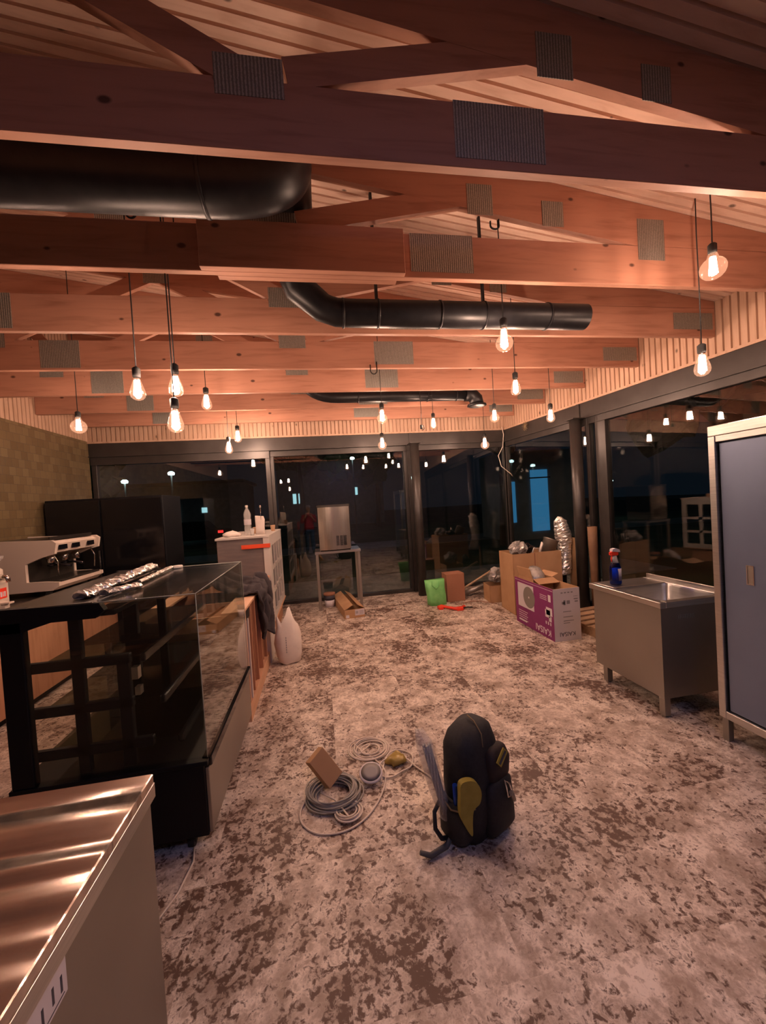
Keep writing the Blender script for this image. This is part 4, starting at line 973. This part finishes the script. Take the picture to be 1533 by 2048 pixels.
def smooth(pts, n=5):
    p = [Vector(q) for q in pts]; out = []
    for i in range(len(p)-1):
        a,b,c_,d_ = p[max(i-1,0)],p[i],p[i+1],p[min(i+2,len(p)-1)]
        for k in range(n):
            t_ = k/n; out.append(.5*((2*b)+(-a+c_)*t_+(2*a-5*b+4*c_-d_)*t_*t_+(-a+3*b-3*c_+d_)*t_**3))
    out.append(p[-1]); return out
tag(link('white_cable', MB().tube(smooth(big), .0052, 7), M['cabwhite']), 'single white cable sweeping in one wide loop around the coils', 'cable')
tag(link('white_cable', MB().tube(smooth([(.26,2.30,.006),(.30,2.45,.008),(.36,2.56,.010),(.44,2.57,.008),(.50,2.50,.008),(.47,2.40,.008),(.40,2.36,.012),(.33,2.33,.008),(.27,2.36,.008),(.28,2.46,.016),(.36,2.50,.018),(.45,2.47,.014),(.50,2.38,.008),(.56,2.28,.006),(.58,2.20,.006)]), .0052, 7), M['cabwhite']), 'white cable looping toward the backpack around the amber plastic', 'cable')
tag(link('amber_packet', MB().loft([superring(.385,2.47,z,a,b,20,2.5) for z,a,b in ((.0,.055,.04),(.02,.07,.05),(.045,.05,.035))]).crumple(.025,18,4), M['amber']), 'crumpled amber plastic packet inside the white cable loop', 'packet')
t = thing('round_speaker', 'white round ceiling speaker with grey grille lying by the cables', 'speaker', (.205,2.345,.012))
link('rim', MB().lathe([(.068,0),(.072,.006),(.071,.013),(.061,.0155)], n=30), M['boxwhite'], t, rot=(math.radians(16),0,0), loc=(0,0,.03))
link('grille', MB().lathe([(.0612,.0158),(.03,.0172),(.0001,.0175)], n=30), M['dial'], t, rot=(math.radians(16),0,0), loc=(0,0,.03))
t = thing('small_carton_box', 'small brown carton tilted on top of the grey cable bundle', 'box', (-.03,2.30,.055), 0)
link('box_body', MB().box(-.055,.055,-.035,.035,0,.19,.002), M['card'], t, rot=(math.radians(-28),math.radians(-24),math.radians(38)), loc=(.01,0,.02))

# ------------------------------------------------------------------ rear lamp, person
t = thing('ceiling_light_panel', 'cool white light panel on the ceiling behind the viewer', 'lamp', (.9,-1.2,3.70))
link('housing', MB().box(-.62,.62,-.32,.32,.012,.05), M['white'], t)
link('diffuser', MB().box(-.6,.6,-.3,.3,0,.0115), M['led'], t)
link('suspension_wire', MB().cyl((-.5,0,.05),(-.5,0,cz(.4)-3.70),.003,5).cyl((.5,0,.05),(.5,0,cz(1.4)-3.70),.003,5), M['rubber'], t)

def skin_person():
    t = thing('person', 'person in crimson top, pale cap and blue jeans, seen reflected in the back glass', 'person', (-.05,-.52,0))
    J = {'pel':(0,0,.93,.13),'sp':(0,0,1.12,.125),'ch':(0,.0,1.32,.145),'nk':(0,.01,1.48,.055),'hd':(0,.03,1.62,.09),'ht':(0,.02,1.72,.075),
         'shL':(-.18,0,1.40,.06),'elL':(-.24,.10,1.18,.045),'wrL':(-.10,.34,1.36,.028),'haL':(-.05,.40,1.42,.03),
         'shR':(.18,0,1.40,.06),'elR':(.24,.10,1.18,.045),'wrR':(.14,.34,1.36,.028),'haR':(.10,.40,1.42,.03),
         'hiL':(-.10,0,.88,.09),'knL':(-.11,.02,.48,.06),'anL':(-.12,-.01,.08,.04),'toL':(-.13,.14,.035,.035),
         'hiR':(.10,0,.88,.09),'knR':(.12,.0,.48,.06),'anR':(.13,-.02,.08,.04),'toR':(.15,.13,.035,.035)}
    E_ = [('pel','sp'),('sp','ch'),('ch','nk'),('nk','hd'),('hd','ht'),('ch','shL'),('shL','elL'),('elL','wrL'),('wrL','haL'),('ch','shR'),('shR','elR'),('elR','wrR'),('wrR','haR'),
          ('pel','hiL'),('hiL','knL'),('knL','anL'),('anL','toL'),('pel','hiR'),('hiR','knR'),('knR','anR'),('anR','toR')]
    names = list(J); idx = {n:i for i,n in enumerate(names)}
    V = [J[n][:3] for n in names]; ED = [(idx[a], idx[b]) for a,b in E_]; RD = [J[n][3] for n in names]
    for side, sx in (('haL',-1),('haR',1)):
        hx,hy,hz,_ = J[side]
        for k in range(4):
            ox = -.03+.02*k; i0 = len(V)
            V += [(hx+ox*.6, hy+.02, hz+.02), (hx+ox, hy+.05, hz+.055-.004*abs(k-1.5)), (hx+ox-.01*sx, hy+.065, hz+.085-.006*abs(k-1.5))]; RD += [.010,.009,.008]
            ED += [(idx[side], i0),(i0,i0+1),(i0+1,i0+2)]
        i0 = len(V); V += [(hx-sx*.03,hy,hz+.01),(hx-sx*.055,hy+.03,hz+.03)]; RD += [.011,.009]; ED += [(idx[side],i0),(i0,i0+1)]
    me = bpy.data.meshes.new('body'); me.from_pydata(V, ED, []); o = bpy.data.objects.new('body', me); COL.objects.link(o); o.parent = t
    sk = o.modifiers.new('sk','SKIN'); ly = me.skin_vertices[0].data if me.skin_vertices else None
    if ly is None:
        me.attributes.new('skin', 'FLOAT', 'POINT')
    for i, r in enumerate(RD):
        try: me.skin_vertices[0].data[i].radius = (r, r)
        except Exception: pass
    try: me.skin_vertices[0].data[0].use_root = True
    except Exception: pass
    sb = o.modifiers.new('su','SUBSURF'); sb.levels = 1; sb.render_levels = 2
    me.materials.append(M['skin'])
    return t
def person():
    t = thing('person', 'person in crimson top, pale cap and blue jeans, seen reflected in the back glass', 'person', (-.42,-.52,0))
    def limb(pts, rs, n=16): return MB().tube(smooth(pts, 4), [v for i in range(len(rs)-1) for v in [rs[i]+(rs[i+1]-rs[i])*k/4 for k in range(4)]]+[rs[-1]], n)
    b = MB().loft([superring(0,.0,z,a,bb,24,2.3) for z,a,bb in ((.84,.16,.11),(.95,.175,.12),(1.10,.15,.105),(1.28,.185,.12),(1.40,.19,.11),(1.46,.09,.07),(1.50,.055,.055),(1.56,.05,.055),(1.60,.065,.08),(1.66,.078,.095),(1.72,.072,.09),(1.77,.04,.05))])
    for s in (-1, 1):
        b2 = limb([(.09*s,0,.88),(.10*s,.01,.5),(.11*s,-.01,.10),(.12*s,.03,.04),(.125*s,.16,.035)], [.085,.06,.042,.04,.03]); b.add(b2.v, b2.f, True)
        b2 = limb([(.19*s,0,1.41),(.25*s,.08,1.18),(.13*s,.30,1.33),(.08*s,.36,1.42)], [.055,.042,.030,.032]); b.add(b2.v, b2.f, True)
        for k in range(4):
            x = (.08-.022+.015*k)*s
            b2 = MB().tube([(x,.36,1.43),(x,.40,1.47),(x*.9,.42,1.50-.004*k)], [.010,.009,.008], 8); b.add(b2.v, b2.f, True)
        b2 = MB().tube([(.06*s,.36,1.41),(.035*s,.38,1.43),(.03*s,.40,1.455)], [.012,.010,.009], 8); b.add(b2.v, b2.f, True)
    b.add(*(lambda q: (q.v, q.f, True))(MB().loft([superring(0,.085,z,a,.018,10,2) for z,a in ((1.625,.013),(1.65,.010),(1.67,.006))])))
    link('body', b, M['skin'], t)
    sh = MB().loft([superring(0,0,z,a,bb,24,2.3) for z,a,bb in ((.88,.185,.128),(.98,.187,.130),(1.10,.165,.118),(1.28,.20,.13),(1.41,.205,.122),(1.47,.11,.085))])
    for s in (-1,1):
        b2 = limb([(.18*s,0,1.41),(.255*s,.08,1.17),(.19*s,.18,1.24)], [.068,.055,.05]); sh.add(b2.v, b2.f, True)
    link('shirt', sh, M['crimson'], t)
    jn = MB().loft([superring(0,0,z,a,bb,24,2.3) for z,a,bb in ((.80,.17,.12),(.90,.18,.125))])
    for s in (-1,1):
        b2 = limb([(.09*s,0,.88),(.10*s,.01,.5),(.11*s,-.01,.10)], [.095,.075,.06]); jn.add(b2.v, b2.f, True)
    link('jeans', jn, M['denim'], t)
    link('cap', MB().lathe([(.088,1.69),(.092,1.72),(.075,1.77),(.04,1.79),(.0001,1.795)], n=22).box(-.06,.06,.07,.16,1.695,1.705,.004), M['cap'], t)
    for s in (-1,1): link('shoe', MB().box(.12*s-.045,.12*s+.045,-.06,.20,0,.075,.025), M['rubber'], t)
person()

# ------------------------------------------------------------------ outside
GZ_ = -.12
def gslab(name, lab, x0,x1,y0,y1,z0,z1,m): return tag(link(name, MB().box(x0,x1,y0,y1,z0,z1), m), lab, 'ground', kind='structure')
gslab('lawn', 'dark lawn outside the windows', -45, 60, -40, 90, GZ_-.1, GZ_, M['ground'])
gslab('terrace', 'pale paving just outside the back windows', -6, 7.5, YB+.2, 9.6, GZ_, GZ_+.02, M['road'])
gslab('footpath', 'pale footpath crossing the dark lawn', -45, 60, 15.5, 18.0, GZ_, GZ_+.02, M['road'])
random.seed(4)
def street(x, y, h, lab):
    t = thing('street_lamp', lab, 'street lamp', (x, y, GZ_), 0, 'street lamps outside')
    link('post', MB().tube([(0,0,0),(0,0,h)], [.06,.04], 10), M['frame'], t)
    link('lamp_head', MB().lathe([(.0001,0),(.12,.02),(.14,.10),(.08,.16),(.0001,.17)], (0,0,h), 14), M['streetglow'], t)
for (x,y,h,l) in ((-8.5,19,3.4,'street lamp outside, leftmost beyond the black fridge'),(-6.3,18.3,3.6,'street lamp outside, right of the leftmost one'),(2.2,24,4.6,'street lamp outside above the ice machine'),(5.8,24,3.2,'short street lamp outside left of the round column'),(17.5,21,2.2,'low lamp outside beyond the silver duct'),(14.5,10.5,3.6,'street lamp outside the right window')): street(x,y,h,l)
def tree(x, y, h, r, lab, seed):
    t = thing('tree', lab, 'tree', (x, y, GZ_), 0, 'trees outside')
    link('trunk', MB().tube([(0,0,0),(.1,.05,h*.3),(0,-.05,h*.6),(.05,0,h)], [.22,.17,.12,.05], 10), M['bark'], t)
    m = MB(); random.seed(seed)
    for k in range(9):
        a = random.random()*6.28; rr_ = r*random.uniform(.2,.75); cc = Vector((rr_*math.cos(a), rr_*math.sin(a), h*random.uniform(.55,1.0))); R = r*random.uniform(.35,.55)
        pr_ = [(max(.001,R*math.cos(b)), R*math.sin(b)) for b in [-PI/2+PI*j/8 for j in range(9)]]
        m.lathe(pr_, cc, 14, smooth=False)
    link('crown', m.crumple(r*.22, 2.2, seed), M['leaf'], t)
for (x,y,h,r,l,s) in ((-13,24,7,3,'dark tree outside, beyond the tiled wall end',1),(-1.2,27,8,3.2,'dark tree outside, behind the white cabinet',2),(4.5,30,9,3.4,'dark tree outside, left of the round column',3),(6.6,13.2,6.5,1.6,'dark tree outside, before the blue lit facade',4),(12.5,8.5,7,2.4,'dark tree outside the right window, left of the steel cabinet',5),(19,16,8,3.2,'distant dark tree outside the long right window',6)): tree(x,y,h,r,l,s)
def bldg(name, lab, x0,x1,y0,y1,h, wins, gm):
    t = thing(name, lab, 'building', ((x0+x1)/2,(y0+y1)/2,GZ_))
    wpart('walls', MB().box(x0,x1,y0,y1,GZ_,h), M['concrete'], t)
    wpart('roof', MB().box(x0-.3,x1+.3,y0-.3,y1+.3,h,h+.25), M['frame'], t)
    for a,b,c_,d_ in wins: wpart('lit_window', MB().box(a,b,y0-.03,y0-.002,c_,d_), gm, t)
bldg('shop_building', 'low building with a lit shop front, far outside beyond the black fridge', -16,-6,32,38,4, [(-12.6,-11.6,1.2,2.6),(-11.4,-10.6,1.3,2.6),(-9.0,-8.6,1.8,2.2)], M['shopglow'])
bldg('house', 'pale house with lit windows, far outside behind the ice machine', -3.6,6,36,44,6, [(-2.3,-2.0,2.1,3.0),(-1.8,-1.5,2.1,3.0),(3.3,3.6,2.6,3.3)], M['shopglow'])
t = thing('blue_lit_kiosk', 'tall blue lit facade outside, beyond the back right corner', 'kiosk', (8.2,14.2,GZ_))
wpart('walls', MB().box(7.2,10.2,14.2,16.5,GZ_,3.4), M['concrete'], t)
wpart('lit_panel', MB().box(8.28,9.0,14.15,14.195,.2,2.62), M['blueglow'], t)
wpart('lit_panel', MB().box(7.25,7.6,14.15,14.195,.6,2.2), M['blueglow'], t)
wpart('crossbar', MB().box(8.2,9.1,14.11,14.149,2.28,2.33), M['frame'], t)
t = thing('parked_car', 'small car with red tail lights, far outside beyond the black fridge', 'car', (-7.6,25,GZ_))
link('body', MB().prism([(-2,.3),(2,.3),(2.05,.8),(1.2,.9),(.7,1.4),(-1.0,1.4),(-1.6,.9),(-2.05,.8)], 1, -.8, .8), M['black'], t)
for x in (-1.3,1.3):
    for y in (-.8,.62): link('wheel', MB().cyl((x,y,.32),(x,y+.18,.32),.32,18), M['rubber'], t)
link('tail_light', MB().box(-2.0,-1.7,-.82,-.8,.65,.8), M['redglow'], t); link('tail_light', MB().box(1.6,1.9,-.82,-.8,.65,.8), M['redglow'], t)

# ------------------------------------------------------------------ world, camera, view
w_ = bpy.data.worlds.new('night'); S.world = w_; w_.use_nodes = True
bg = w_.node_tree.nodes['Background']; bg.inputs[0].default_value = (.10,.16,.26,1); bg.inputs[1].default_value = .035
yaw, pitch, roll, F = 0.161735, -0.0237665, -0.0628467, 775.80
cy_, sy_ = math.cos(yaw), math.sin(yaw)
r0 = Vector((cy_,-sy_,0)); f0 = Vector((sy_,cy_,0)); u0 = Vector((0,0,1))
f = f0*math.cos(pitch)+u0*math.sin(pitch); u = u0*math.cos(pitch)-f0*math.sin(pitch)
r1 = r0*math.cos(roll)+u*math.sin(roll); u1 = u*math.cos(roll)-r0*math.sin(roll)
cam = bpy.data.cameras.new('camera'); co = bpy.data.objects.new('camera', cam); COL.objects.link(co)
mw = Matrix((( r1.x,u1.x,-f.x,0),(r1.y,u1.y,-f.y,0),(r1.z,u1.z,-f.z,1.7),(0,0,0,1))); co.matrix_world = mw
cam.sensor_fit = 'VERTICAL'; cam.sensor_height = 36; cam.lens = F*36/2048; cam.clip_start = .05; cam.clip_end = 400
S.camera = co
S.view_settings.view_transform = 'Standard'; S.view_settings.look = 'None'; S.view_settings.gamma = 1; S.view_settings.use_curve_mapping = False
S.view_settings.exposure = 0.03
S.cycles.use_denoising = True; S.cycles.sample_clamp_indirect = 6; S.cycles.caustics_reflective = False; S.cycles.caustics_refractive = False
S.cycles.max_bounces = 10; S.cycles.transparent_max_bounces = 24; S.cycles.use_light_tree = True
